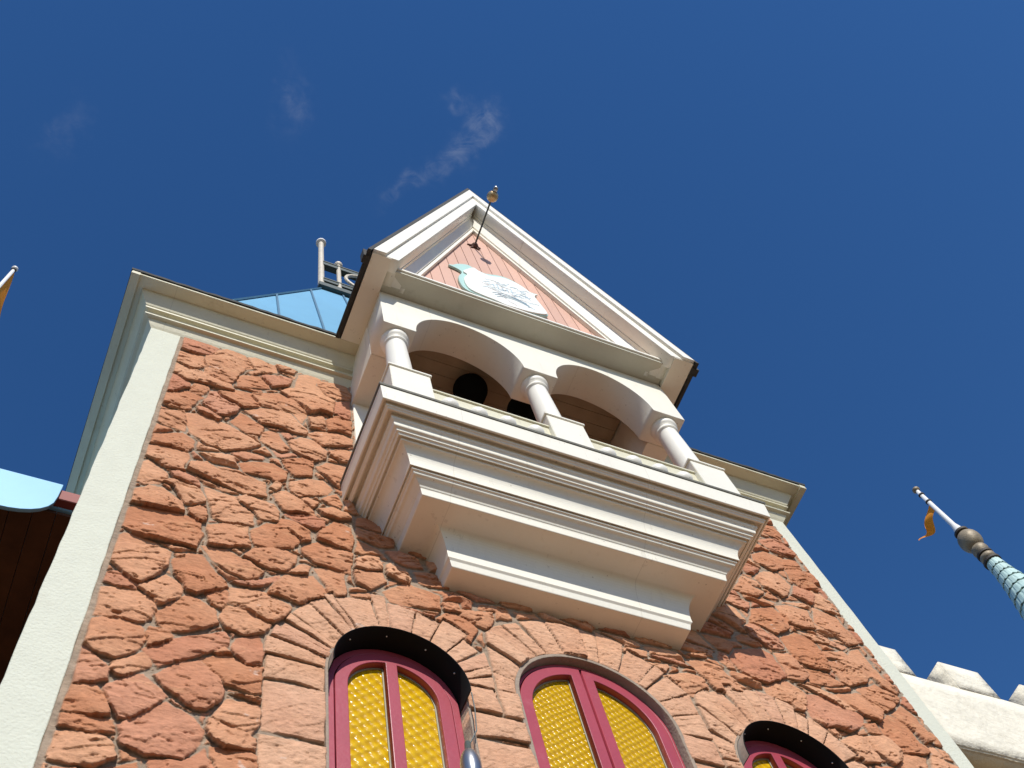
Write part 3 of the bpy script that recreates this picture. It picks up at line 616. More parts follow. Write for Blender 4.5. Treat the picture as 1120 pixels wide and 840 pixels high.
    dk = sstep(.42, .60, vnoise(x, z*1.8, 16, 97, 4, .7))[..., None]*.40; C = C*(1-dk)+np.array((.15, .065, .035))*dk
    mc = np.array((.33, .25, .18))*(1+.25*vnoise(x, z, 20, 99, 3))[..., None]
    e2 = (inside*sstep(0, .008, D))[..., None]
    C = mc*(1-e2)+C*e2
    return H, C
def win_in(x, z, grow=0.0):
    m = np.zeros(x.shape, bool)
    for cx, hw, zs, fy in WIN:
        r = hw+.012+grow
        m |= (np.abs(x-cx) < r) & (z <= zs) & (z > SILL) | (((x-cx)**2+(z-zs)**2 < r*r) & (z > zs))
    return m
def face_grid(x0, x1, z0, z1, st):
    nx = int(round((x1-x0)/st))+1; nz = int(round((z1-z0)/st))+1
    X, Z = np.meshgrid(np.linspace(x0, x1, nx), np.linspace(z0, z1, nz), indexing='ij')
    H, C = relief(X, Z)
    Zs = Z-.62*np.clip(H, 0, .1)+.016
    w = win_in(X, Z); H = np.where(w, -.20, H); Zs = np.where(win_in(X, Z, .03), Z, Zs); C = np.where(w[..., None], np.array((.30, .22, .17)), C)
    Y = -np.where(X < -3.046, -.03, H)
    log = (X > -1.455) & (X < 1.535) & (Z > -2.0)
    idx = np.arange(nx*nz).reshape(nx, nz)
    q = np.stack([idx[:-1, :-1], idx[1:, :-1], idx[1:, 1:], idx[:-1, 1:]], -1).reshape(-1, 4)
    keep = ~log[:-1, :-1].reshape(-1)
    return np.stack([X, Y, Zs], -1).reshape(-1, 3), C.reshape(-1, 3), q[keep]
def big_mesh(name, parts):
    V = []; C = []; Q = []; o = 0
    for v, c, q in parts: V.append(v); C.append(c); Q.append(q+o); o += len(v)
    V = np.concatenate(V); C = np.concatenate(C); Q = np.concatenate(Q)
    me = bpy.data.meshes.new(name); me.vertices.add(len(V)); me.vertices.foreach_set('co', V.astype(np.float32).ravel())
    me.loops.add(len(Q)*4); me.loops.foreach_set('vertex_index', Q.astype(np.int32).ravel())
    me.polygons.add(len(Q)); me.polygons.foreach_set('loop_start', np.arange(0, len(Q)*4, 4, dtype=np.int32))
    me.polygons.foreach_set('use_smooth', np.ones(len(Q), bool))
    me.update(calc_edges=True)
    at = me.color_attributes.new('Col', 'FLOAT_COLOR', 'POINT')
    at.data.foreach_set('color', np.concatenate([C, np.ones((len(C), 1))], 1).astype(np.float32).ravel())
    me.validate(); return me
me = big_mesh('stone_facing', [face_grid(-3.06, 3.12, -5.75, .02, .0066), face_grid(-3.06, 3.12, -11, -5.75, .03)])
link('stone_facing', me, M['stone'], TW)
# side walls and back of the tower (same stone, coarse)
box('tower_body', -3.28, 3.28, .24, 6.6, GZ, .40, mat('sandstone_side', (.42, .18, .10), .9, .25, 3, .02, 9), TW)

# ---- corner strips
def strip(x0, x1, seed):
    lp = [(x0, GZ), (x1, GZ), (x1, .06), (x0, .06)]
    o = plate('corner_strip', [jagged(lp, .12, .003, seed)], -.004, .26, M['stucco'], TW, .006)
    return o
strip(-3.30, -3.042, 1); strip(3.10, 3.30, 2)
# cream piers beside the balcony opening
plate('pier', [[(-1.46, -2.15), (-1.22, -2.15), (-1.22, .05), (-1.46, .05)]], -.035, .45, M['cream'], TW, .004)
plate('pier', [[(1.30, -2.15), (1.54, -2.15), (1.54, .05), (1.30, .05)]], -.035, .45, M['cream'], TW, .004)

# ---- mitred mouldings: profile of (d, z) swept round three sides
def sweep(bm, prof, x0, x1, yb, yfront=0.0, split=None):
    """offset d grows outwards from x0/x1 and from yfront; runs back to yb"""
    rows = []
    for d, z in prof:
        rows.append([bm.verts.new(p) for p in ((x0-d, yb, z), (x0-d, yfront-d, z), (x1+d, yfront-d, z), (x1+d, yb, z))])
    for a, b in zip(rows, rows[1:]):
        for i in range(3): bm.faces.new((a[i], a[i+1], b[i+1], b[i]))
    return rows
# main cornice, in two runs either side of the gable
CP = [(0, .02), (.02, .05), (.052, .108), (.052, .118), (.088, .122), (.092, .132), (.088, .146), (.066, .150), (.066, .215), (.07, .222), (.104, .230), (.108, .243), (.103, .258), (.095, .262), (.11, .275), (.125, .30), (.15, .345), (.168, .375), (.182, .40), (.186, .425), (.30, .428), (.305, .432), (.305, .462), (.0, .462)]
def cornice(side):
    bm = bmesh.new(); xe = 3.30; xi = 1.46
    rows = []
    for d, z in CP:
        if side < 0: pts = [(-xe-d, 6.5, z), (-xe-d, -d, z), (-xi, -d, z)]
        else: pts = [(xi+.08, -d, z), (xe+d, -d, z), (xe+d, 6.5, z)]
        rows.append([bm.verts.new(p) for p in pts])
    for a, b in zip(rows, rows[1:]):
        for i in range(2): bm.faces.new((a[i], a[i+1], b[i+1], b[i]))
    c = bm_obj('cornice', bm, M['cornice'], TW)
    bm = bmesh.new()
    rr = random.Random(4+side)
    P0 = [(.29, .463), (.318, .463), (.322, .492), (.29, .497)]
    rows = []
    seq = []
    if side < 0:
        seq = [('s', 6.5)]+[('s', y) for y in np.arange(6, 0, -.4)]+[('c', 0)]+[('f', -3.5+i*.07) for i in range(29)]
    else:
        seq = [('f', 1.56+i*.07) for i in range(27)]+[('c', 0)]+[('s', y) for y in np.arange(.2, 6.6, .4)]
    for k, t in seq:
        j = rr.uniform(-.004, .006); row = []
        for d, z in P0:
            zz_ = z+j*(z > .48); dd = d+j*.5
            if k == 's': p = (side*(xe+dd), t, zz_)
            elif k == 'c': p = (side*(xe+dd), -dd, zz_)
            else: p = (t, -dd, zz_)
            row.append(bm.verts.new(p))
        rows.append(row)
    for a, b in zip(rows, rows[1:]):
        for i in range(4): bm.faces.new((a[i], a[(i+1) % 4], b[(i+1) % 4], b[i]))
    bm.faces.new(rows[0]); bm.faces.new(rows[-1])
    bm_obj('roof_edge', bm, M['tar'], c)
cornice(-1); cornice(1)
box('verge_board', -3.612, -3.535, -.312, 6.5, .398, .4605, M['cornice'], TW, .003)
box('verge_board', 3.535, 3.612, -.312, 6.5, .398, .4605, M['cornice'], TW, .003)

# ---- balcony
bal = None
BP = [(.0, -2.03), (.890, -2.03), (.899, -2.034), (.884, -2.222), (.876, -2.226), (.870, -2.226), (.868, -2.196), (.850, -2.196), (.848, -2.244), (.836, -2.250), (.830, -2.260), (.818, -2.261), (.816, -2.226), (.790, -2.226), (.787, -2.286), (.776, -2.296), (.768, -2.302), (.764, -2.315), (.763, -2.333), (.758, -2.342), (.745, -2.347), (.738, -2.352), (.735, -2.366), (.722, -2.369), (.718, -2.376), (.714, -2.384), (.708, -2.386), (.706, -2.366), (.692, -2.366), (.690, -2.396)]
for i in range(11):
    t = i/10*math.pi/2
    BP.append((.600+.086*(1-math.sin(t)), -2.40-.165*(1-math.cos(t))))
BP += [(.600, -2.569), (.594, -2.571), (.592, -2.552), (.584, -2.552), (.582, -2.585), (.570, -2.589), (.566, -2.594), (.564, -2.602), (.558, -2.608), (.545, -2.611), (.535, -2.617), (.520, -2.634), (.505, -2.648), (.498, -2.660), (.492, -2.664), (.489, -2.676), (.481, -2.730), (.477, -2.735), (.300, -2.738)]
for i in range(1, 12):
    t = i/11*math.pi/2
    BP.append((.215+.083*(1-math.sin(t)), -2.738-.30*(1-math.cos(t))*.75-.04*i/11))
BP += [(.200, -3.02), (.188, -3.070), (.184, -3.076), (.0, -3.079)]
bm = bmesh.new(); HH = .748
sweep(bm, BP, BX-HH, BX+HH, .03)
# floor lid on top
bal = bm_obj('balcony', bm, M['cream'], TW)
bal['label'] = 'cream balcony of stepped mouldings'
me = bal.data
mod = bal.modifiers.new('b', 'BEVEL'); mod.width = .0025; mod.segments = 2; mod.limit_method = 'ANGLE'; mod.angle_limit = R(25)
# weathered lead strip along the balcony edge
bm = bmesh.new()
fp = [(.86, -2.027), (.906, -2.034), (.910, -2.022), (.909, -2.006), (.895, -1.992), (.84, -1.985)]
rows = sweep(bm, fp, BX-HH, BX+HH, .0)
bm_obj('lead_flashing', bm, M['flash'], bal)

# ---- plinths, columns
for i in (-1, 0, 1):
    cx = BX+.0+i*1.354
    bm = bmesh.new(); add_box(bm, cx-.17, cx+.17, -.855, -.54, -2.0, -1.425); add_box(bm, cx-.182, cx+.182, -.868, -.528, -1.43, -1.400)
    pl = bm_obj('plinth', bm, M['cream'], TW, bevel=.004)
    bm = bmesh.new(); prof = [(.125, 0), (.128, .02), (.120, .035), (.112, .05), (.108, .07)]
    for k in range(13): t = k/12; prof.append((.106-.014*t**1.6, .08+t*.80))
    prof += [(.094, .885), (.108, .892), (.111, .905), (.107, .918), (.096, .922), (.098, .950), (.116, .968), (.126, .985), (.128, 1.0), (.128, 1.029)]
    lathe(bm, prof, (cx, -.70, -1.400), 40)
    bm_obj('column', bm, M['cream_gable'], TW, smooth=False)
for o in TW.children:
    if o.name.startswith('column'):
        for p in o.data.polygons: p.use_smooth = len(p.vertices) == 4

# ---- parapet with little domed ornaments
for k, (x0, x1, xs) in enumerate(((-1.143, -.129, (-1.02, -.78, -.54, -.30)), (.211, 1.225, (.33, .56, .80, 1.03)))):
    bm = bmesh.new(); add_box(bm, x0, x1, -.815, -.775, -2.0, -1.615); add_box(bm, x0, x1, -.83, -.76, -1.618, -1.590)
    pa = bm_obj('parapet', bm, M['cornice'], TW, bevel=.003)
    for x in xs:
        bm = bmesh.new(); ball(bm, (x, -.826, -1.858), .078, .072, .076); ball(bm, (x, -.84, -1.782), .020, .02, .02, 12, 8)
        bm_obj('dome_ornament', bm, M['cream_gable'], pa, smooth=True)

# ---- entablature with two arches, side beams
xl, xr = BX-1.511, BX+1.511
def arch_pts(c, a, b, z0, n=28): return [(c-a*math.cos(math.pi*i/n), z0+b*math.sin(math.pi*i/n)) for i in range(n+1)]
lp = [(xl, .498), (xl, -.37)]
lp += [(-1.165, -.37)]+arch_pts(-.645, .52, .65, -.37)+[(.215, -.37)]+arch_pts(.715, .50, .63, -.37)+[(xr, -.37), (xr, .498)]
cl = [lp[0]]
for p in lp[1:]:
    if math.hypot(p[0]-cl[-1][0], p[1]-cl[-1][1]) > 1e-4: cl.append(p)
plate('arched_beam', [cl], -.855, -.53, M['cream'], TW, .004)
box('side_beam', xl, xl+.25, -.528, .25, -.370, .455, M['cream'], TW)
box('side_beam', xr-.25, xr, -.528, .25, -.370, .455, M['cream'], TW)
# inside of the loggia: boarded back wall and ceiling
bm = bmesh.new()
for i in range(22):
    x0 = -1.6+i*.152; add_box(bm, x0, x0+.148, .55, .58, -2.1, .46)
bm_obj('back_boards', bm, M['loggia'], TW)
bm = bmesh.new()
for i in range(9):
    y0 = -.52+i*.125; add_box(bm, -1.21, 1.29, y0, y0+.121, .40, .43)
bm_obj('ceiling_boards', bm, M['loggia'], TW)
box('balcony_floor', -1.5, 1.6, -.80, .56, -2.06, -2.02, M['flash'], TW)
box('loggia_side', -1.30, -1.215, .25, .56, -2.1, .40, M['loggia'], TW); box('loggia_side', 1.295, 1.38, .25, .56, -2.1, .40, M['loggia'], TW)

# ---- gable
AX, ZA, ZB = -.01, 5.56, .45
EL, ER = -1.655, 1.765
def rake(side, s0, s1, y0, y1, m, zb=ZB, bev=.0, name='rake_board', parent=TW, chamfer=None):
    e = EL if side < 0 else ER; sg = 1 if side < 0 else -1
    k = (ZA-ZB)/abs(AX-e)
    def ln(s, z): return e+sg*s+(z-ZB)/k*sg
    P = [(ln(s0, zb), zb), (AX, ZA-k*s0), (AX, ZA-k*s1), (ln(s1, zb), zb)]
    if chamfer is None: return plate(name, [P], y0, y1, m, parent, bev)
    bm = bmesh.new(); ys = [chamfer[0], chamfer[0], chamfer[1], chamfer[1]]
    f = [bm.verts.new((p[0], y, p[1])) for p, y in zip(P, ys)]
    b = [bm.verts.new((p[0], y1, p[1])) for p in P]
    bm.faces.new(f); bm.faces.new(b[::-1])
    for i in range(4): bm.faces.new((f[i], f[(i+1) % 4], b[(i+1) % 4], b[i]))
    return bm_obj(name, bm, m, parent)
GB = thing
for s in (-1, 1):
    r = rake(s, .0, .125, -1.236, -1.17, M['cream_gable'], .445, .003)
    rake(s, .118, .255, -1.206, -1.07, M['cream_gable'], .448, .003, 'rake_fascia', r)
    rake(s, .135, .262, -1.068, -.92, M['cream'], .50, 0, 'rake_soffit', r)
    rake(s, .262, .352, -1.06, -.93, M['cream_gable'], .50, 0, 'rake_moulding', r, (-1.03, -.968))
    rake(s, .354, .395, -.95, -.90, M['cream_gable'], .50, .003, 'gable_frame', r)
    # roof sheet of the gable
    e = EL if s < 0 else ER; sg = -s
    k = (ZA-ZB)/abs(AX-e)
    bm = bmesh.new()
    q = [(e-sg*.02, ZB-.02), (AX, ZA+.02*k-.02), (AX, ZA+.02*k+.10), (e-sg*.055, ZB-.02)]
    A = [bm.verts.new((x, -1.225, z)) for x, z in q]; B = [bm.verts.new((x, 1.3, z)) for x, z in q]
    bm.faces.new(A); bm.faces.new(B[::-1])
    for i in range(4): bm.faces.new((A[i], A[(i+1) % 4], B[(i+1) % 4], B[i]))
    bm_obj('gable_roof', bm, M['tar'], TW)
# eave soffits (undersides of the gable roof)
for s, e, xb in ((-1, EL, xl), (1, ER, xr)):
    bm = bmesh.new()
    x0, x1 = sorted((e, xb-s*.0)); add_box(bm, x0, x1, -1.20, .1, .432, .447); add_box(bm, x0+.004, x1-.004, -1.19, -.86, .448, .56)
    bm_obj('eave_soffit', bm, M['cream'], TW)
    x0, x1 = sorted((e+s*.004, e+s*.045)); rr = random.Random(9)
    bm = bmesh.new(); y = -1.19
    while y < -.32:
        y2 = y+rr.uniform(.1, .25); add_box(bm, x0, x1+rr.uniform(0, .008)*(s > 0), y, min(y2, -.30), .44+rr.uniform(-.01, .01), .54); y = y2
    add_box(bm, x0-(s < 0)*.03, x1+(s > 0)*.04, -1.16, -1.08, .42, .62)
    bm_obj('gutter_edge', bm, M['tar'], TW)
# tympanum boards
bm = bmesh.new(); wdt = .142
kL = (ZA-ZB)/(AX-EL); kR = (ZA-ZB)/(ER-AX)
def topz(x): return min(ZB+(x-(EL+.36))*kL, ZB+((ER-.36)-x)*kR)
x = -1.42
while x < 1.42:
    a, b = x+.004, x+wdt-.004
    pts = [(a, .545), (b, .545)]
    for xx in (b, AX if a < AX < b else None, a):
        if xx is not None: pts.append((xx, max(.546, topz(xx))))
    if pts[2][1] > .56 or pts[-1][1] > .56:
        f = [bm.verts.new((p[0], -.90, p[1])) for p in pts]; bk = [bm.verts.new((p[0], -.87, p[1])) for p in pts]
        bm.faces.new(f); n = len(f)
        for i in range(n): bm.faces.new((f[i], f[(i+1) % n], bk[(i+1) % n], bk[i]))
    x += wdt
tym = bm_obj('gable_boards', bm, M['pink'], TW)
plate('gable_backing', [[(-1.5, .52), (1.6, .52), (AX, ZA-.5)]], -.872, -.85, mat('board_gap', (.36, .20, .16), .8), TW)
# pediment ledge
bm = bmesh.new(); add_box(bm, xl+.003, xr-.003, -1.085, -.80, .502, .540)
lg = bm_obj('pediment_ledge', bm, mat('ledge_paint', (.58, .56, .46), .5, .06, 3, .001, 30, dirt=(.30, .27, .18, .5), dscale=2.5), TW, bevel=.003)
bm = bmesh.new(); add_box(bm, xl+.02, xr-.02, -1.105, -.86, .541, .585); bm_obj('ledge_nosing', bm, M['cream_gable'], lg, bevel=.003)
# ---- main roof
T = [(-1.40, 1.0), (1.40, 1.0), (1.40, 5.3), (-1.40, 5.3)]; Bs = [(-3.3, .0), (3.3, .0), (3.3, 6.5), (-3.3, 6.5)]
bm = bmesh.new()
b = [bm.verts.new((x, y, .47)) for x, y in Bs]; t = [bm.verts.new((x, y, 6.2)) for x, y in T]
for i in range(4): bm.faces.new((b[i], b[(i+1) % 4], t[(i+1) % 4], t[i]))
bm.faces.new(t)
mr = bm_obj('main_roof', bm, M['blue_roof'], TW)
bm = bmesh.new()
def seam(p0, p1, n=Vector((0, -1, .25)).normalized(), w=.012, h=.022):
    p0, p1 = Vector(p0), Vector(p1); d = (p1-p0).normalized(); a = d.cross(n)*w
    v = [bm.verts.new(q) for q in (p0-a-n*.002, p0+a-n*.002, p0+a+n*h, p0-a+n*h, p1-a-n*.002, p1+a-n*.002, p1+a+n*h, p1-a+n*h)]
    for f in ((0, 1, 2, 3), (4, 5, 6, 7), (0, 1, 5, 4), (1, 2, 6, 5), (2, 3, 7, 6), (3, 0, 4, 7)): bm.faces.new([v[i] for i in f])
for i in range(-6, 7):
    x = -.02+i*.525
    zt = 6.2 if abs(x) < 1.4 else .47+(3.3-abs(x))/(3.3-1.4)*5.73
    yt = (zt-.47)/5.73
    seam((x, .0, .47), (x, yt, zt))
for s in (-1, 1):
    seam((s*3.3, .0, .47), (s*1.4, 1.0, 6.2), Vector((s*.6, -.6, .3)).normalized(), .02, .02)
bm_obj('standing_seams', bm, M['seam'], mr)
box('platform_edge', -1.45, 1.45, .93, 5.4, 6.19, 6.34, M['iron'], mr)

# ---- windows
def arch_loop(cx, hw, zs, zb, inset=0, n=32, x0=None, x1=None):
    """arched outline inset; optionally clipped between x0 and x1"""
    r = hw-inset; a0, a1 = cx-r, cx+r
    lo = a0 if x0 is None else max(a0, x0); hi = a1 if x1 is None else min(a1, x1)
    pts = [(lo, zb+inset), (hi, zb+inset)]
    tA = math.acos(max(-1, min(1, (hi-cx)/r))); tB = math.acos(max(-1, min(1, (lo-cx)/r)))
    for i in range(n+1):
        t = tA+(tB-tA)*i/n; p = (cx+r*math.cos(t), zs+r*math.sin(t))
        if math.hypot(p[0]-pts[-1][0], p[1]-pts[-1][1]) > 1e-4: pts.append(p)
    if math.hypot(pts[-1][0]-pts[0][0], pts[-1][1]-pts[0][1]) < 1e-4: pts.pop()
    return pts
for wi, (cx, hw, zs, fy) in enumerate(WIN):
    ctr = bpy.data.objects.new('window', None); COL.objects.link(ctr); ctr.parent = TW; ctr.matrix_parent_inverse = Matrix.Identity(4)
    ctr.location = Vector((cx, fy, zs))-world_loc(TW); ctr.empty_display_size = .1
    if wi == 1: ctr['label'] = 'wide arched window of two maroon leaves'
    # mortar lining of the stone opening
    plate('reveal', [arch_loop(cx, hw+.032, zs, SILL-.03), arch_loop(cx, hw+.004 if wi == 1 else hw+.014, zs, SILL-.01)], -.026, fy+.11, M['mortar'], ctr, .004)
    # casing round the leaves
    plate('casing', [arch_loop(cx, hw, zs, SILL), arch_loop(cx, hw, zs, SILL, .045 if wi != 1 else .02)], fy+.006, fy+.12, M['maroon'], ctr, .003)
    if wi == 1:
        for s in (-1, 1):
            a, bq = (None, cx-.009) if s < 0 else (cx+.009, None)
            o = arch_loop(cx, hw, zs, SILL, .026, x0=a, x1=bq)
            ia, ib = (None, cx-.083) if s < 0 else (cx+.083, None)
            plate('sash', [o, arch_loop(cx, hw, zs, SILL, .108, x0=ia, x1=ib)], fy+.0, fy+.045, M['maroon'], ctr, .004)
            plate('putty', [arch_loop(cx, hw, zs, SILL, .103, x0=ia and ia-.006, x1=ib and ib+.006), arch_loop(cx, hw, zs, SILL, .116, x0=ia and ia+.008, x1=ib and ib-.008)], fy+.046, fy+.052, M['putty'], ctr)
            plate('pane', [arch_loop(cx, hw, zs, SILL, .100, x0=ia and ia-.008, x1=ib and ib+.008)], fy+.053, fy+.060, M['glassB'], ctr)
    else:
        hl = [arch_loop(cx, hw, zs, SILL, .128, x1=cx-.036), arch_loop(cx, hw, zs, SILL, .128, x0=cx+.036)]
        plate('sash', [arch_loop(cx, hw, zs, SILL, .050)]+hl, fy+.0, fy+.045, M['maroon'], ctr, .004)
        for s in (-1, 1):
            ia, ib = (None, cx-.036) if s < 0 else (cx+.036, None)
            plate('putty', [arch_loop(cx, hw, zs, SILL, .122, x0=ia and ia-.006, x1=ib and ib+.006), arch_loop(cx, hw, zs, SILL, .136, x0=ia and ia+.008, x1=ib and ib-.008)], fy+.046, fy+.052, M['putty'], ctr)
            plate('pane', [arch_loop(cx, hw, zs, SILL, .120, x0=ia and ia-.008, x1=ib and ib+.008)], fy+.053, fy+.060, M['glassA'], ctr)
        # arched sheet-metal hood
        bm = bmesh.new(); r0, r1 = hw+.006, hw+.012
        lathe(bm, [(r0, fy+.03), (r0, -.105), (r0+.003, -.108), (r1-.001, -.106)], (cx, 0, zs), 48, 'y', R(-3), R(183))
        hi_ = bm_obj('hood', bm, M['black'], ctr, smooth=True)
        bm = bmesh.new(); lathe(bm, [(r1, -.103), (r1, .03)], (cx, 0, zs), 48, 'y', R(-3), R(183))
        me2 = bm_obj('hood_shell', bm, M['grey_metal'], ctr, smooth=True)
        for aa in (28, 62, 98, 136):
            bm = bmesh.new(); ball(bm, (cx+(r0-.006)*math.cos(R(aa)), -.045, zs+(r0-.006)*math.sin(R(aa))), .005, u=10, v=6)
            bm_obj('bulb', bm, M['bulb'], ctr, smooth=True)
    box('sill', cx-hw-.03, cx+hw+.03, -.11, .16, SILL-.10, SILL+.012, M['maroon'], ctr)
# dark room behind the windows
# ================================================================ separate things on the tower
# crest plaque
pts = [(-.60, 2.14), (-.54, 2.20), (-.46, 2.33), (-.33, 2.43), (-.27, 2.37), (-.14, 2.31), (.05, 2.44), (.19, 2.44), (.32, 2.33), (.40, 2.18), (.49, 2.19), (.42, 2.04), (.47, 1.52), (.42, 1.38), (.22, 1.26), (.01, 1.21), (-.10, 1.20), (-.23, 1.25), (-.36, 1.27), (-.50, 1.34), (-.54, 1.51), (-.53, 1.76), (-.46, 2.00), (-.50, 2.09)]
def smooth(P, n=3):
    o = []
    for i in range(len(P)):
        p0, p1, p2, p3 = P[i-1], P[i], P[(i+1) % len(P)], P[(i+2) % len(P)]
        for k in range(n):
            t = k/n
            o.append(tuple(.5*((2*p1[j])+(-p0[j]+p2[j])*t+(2*p0[j]-5*p1[j]+4*p2[j]-p3[j])*t*t+(-p0[j]+3*p1[j]-3*p2[j]+p3[j])*t**3) for j in (0, 1)))
    return o
PQ = thing('crest_plaque', (-.05, -.92, 1.8), 'white scroll-edged crest plaque with pale teal rim on the pink gable boards', 'plaque')
M['teal'] = mat('pale_teal_paint', (.40, .62, .58), .5, .06)
M['plaque_white'] = mat('plaque_white', (.80, .82, .77), .45, .03)
M['plaque_blue'] = mat('plaque_blue_lines', (.42, .58, .70), .5, .2, 20)
M['plaque_red'] = mat('plaque_rose_lines', (.66, .50, .50), .5, .2, 20)
plate('rim', [smooth(pts)], -.935, -.905, M['teal'], PQ, .004)
ins = [(.0+(x+.05)*.93-.03, 1.76+(z-1.80)*.90) for x, z in pts[3:]]
plate('face', [smooth(ins)], -.950, -.936, M['plaque_white'], PQ, .003)
rp = random.Random(12)
def stroke(bm, P, w=.006, y=-.954):
    for a, b in zip(P, P[1:]):
        a3, b3 = Vector((a[0], y, a[1])), Vector((b[0], y, b[1]))
        if (b3-a3).length > 1e-4: tube(bm, a3, b3, w, seg=5)
def line(P, w, m):
    bm = bmesh.new(); stroke(bm, P, w, -.9515); bmesh.ops.remove_doubles(bm, verts=bm.verts, dist=1e-5); bm_obj('drawn_line', bm, m, PQ)
for i in range(46):
    x = rp.uniform(-.28, .26); z = rp.uniform(1.40, 2.06); n = rp.randint(3, 7); P = [(x, z)]
    for k in range(n): x += rp.uniform(.004, .03); z += rp.uniform(-.035, .035); P.append((x, z))
    line(P, rp.uniform(.0016, .0026), M['plaque_blue'] if i % 4 else M['plaque_red'])
for k in range(3): line([(-.18+.40*t/14+.02*k, 1.52-.05*k+.10*math.sin(t/14*math.pi)) for t in range(15)], .0045, M['plaque_blue'])
for k in range(5):
    x = -.12+k*.055; line([(x, 1.75), (x, 1.88+.05*math.sin(k*2))], .004, M['plaque_blue'])
# staff with brass ball sticking out of the gable
FS = thing('gable_staff', (-.08, -.9, 3.60), 'dark iron staff with brass ball finial sticking out of the pink gable', 'staff')
bm = bmesh.new(); tube(bm, (-.08, -.895, 3.60), (-.10, -1.52, 3.61), .011); bm_obj('rod', bm, M['iron'], FS)
bm = bmesh.new()
for a in range(5):
    t = R(a*72+20); v = Vector((math.cos(t), 0, math.sin(t)))
    tube(bm, Vector((-.08, -.912, 3.60)), Vector((-.08, -.908, 3.60))+v*.095, .028, .007, 8)
lathe(bm, [(.045, .0), (.05, -.02), (.03, -.05), (.014, -.06)], (-.08, -.905, 3.60), 16, 'y')
bm_obj('rosette', bm, mat('rusty_rosette', (.10, .045, .03), .8, .3, 20), FS)
bm = bmesh.new(); ball(bm, (-.10, -1.57, 3.61), .072); lathe(bm, [(.03, .06), (.04, .045), (.026, .03)], (-.10, -1.57, 3.61), 16, 'y'); bm_obj('brass_ball', bm, M['brass'], FS, True)
bm = bmesh.new(); lathe(bm, [(.0001, -.135), (.025, -.13), (.034, -.11), (.034, -.065), (.02, -.06)], (-.10, -1.57, 3.61), 16, 'y'); bm_obj('silver_cap', bm, M['silver'], FS, True)
# loudspeakers in the loggia
def speaker(cx, cy, cz, r, label):
    S = thing('loudspeaker', (cx, cy, cz), label, 'loudspeaker', 'round loudspeakers inside the balcony')
    d = Vector((-.30, -.52, -.80)).normalized(); q = d.to_track_quat('Z', 'Y').to_matrix().to_4x4()
    def mk(name, prof, m):
        bm = bmesh.new(); lathe(bm, prof, (0, 0, 0), 36); bmesh.ops.transform(bm, matrix=Matrix.Translation((cx, cy, cz)) @ q, verts=bm.verts); bm_obj(name, bm, m, S, True)
    mk('cabinet', [(r*.8, -.22), (r*.95, -.18), (r*1.0, -.02), (r*1.02, .0), (r*.96, .008)], M['speaker'])
    mk('cone', [(r*.95, .004), (r*.6, -.03), (r*.28, -.055), (r*.2, -.05)], M['speaker'])
    mk('dust_cap', [(.026, -.05), (.022, -.035), (.012, -.028), (.0001, -.026)], M['grey_metal'])
    bm = bmesh.new(); tube(bm, Vector((cx, cy, cz))-d*.2, (cx, cy+.05, .41), .018); bm_obj('bracket', bm, M['iron'], S)
speaker(-.36, -.30, .17, .165, 'round black loudspeaker hanging under the left arch of the balcony')
speaker(.13, -.36, -.10, .16, 'round black loudspeaker half hidden behind the middle column')
# roof railing
RL = thing('roof_railing', (0, 1.0, 6.34), 'ornamental iron railing with scroll rings on top of the blue roof', 'railing')
bm = bmesh.new(); tube(bm, (-1.40, 1.0, 6.34), (-1.40, 1.0, 8.72), .050, .045, 14); bm_obj('corner_post', bm, M['paleiron'], RL)
bm = bmesh.new(); lathe(bm, [(.055, 0), (.085, .01), (.085, .06), (.05, .09), (.0001, .10)], (-1.40, 1.0, 8.72), 16); bm_obj('post_cap', bm, M['whitepole'], RL)
for x in (-1.12, 1.4):
    bm = bmesh.new(); tube(bm, (x, .98, 6.34), (x, .98, 7.62), .036, seg=10); ball(bm, (x, .98, 7.68), .07, u=12, v=8); bm_obj('short_post', bm, M['paleiron'], RL)
for z0, z1 in ((7.38, 7.52), (6.50, 6.62)):
    bm = bmesh.new(); add_box(bm, -1.38, 1.38, .95, 1.05, z0, z1); add_box(bm, -1.38, 1.38, .94, .955, z1-.02, z1+.02); bm_obj('rail', bm, M['iron'], RL)
for cx in (-.62, .30, 1.0):
    bm = bmesh.new()
    for sc_, w in ((1, .028),):
        P = [Vector((cx+.40*math.cos(t), .95, 7.0+.36*math.sin(t))) for t in [2*math.pi*i/36 for i in range(37)]]
        for a, b in zip(P, P[1:]): tube(bm, a, b, w, seg=8)
    for sx_ in (-1, 1):
        P = [Vector((cx+sx_*(.40+.14*math.cos(t)), .95, 7.0+.34*math.sin(t)*(1 if t < 3.2 else 1))) for t in [math.pi*.5+math.pi*i/14 for i in range(15)]] if sx_ > 0 else []
        for a, b in zip(P, P[1:]): tube(bm, a, b, .018, seg=8)
    bm_obj('scroll_ring', bm, M['paleiron'], RL)
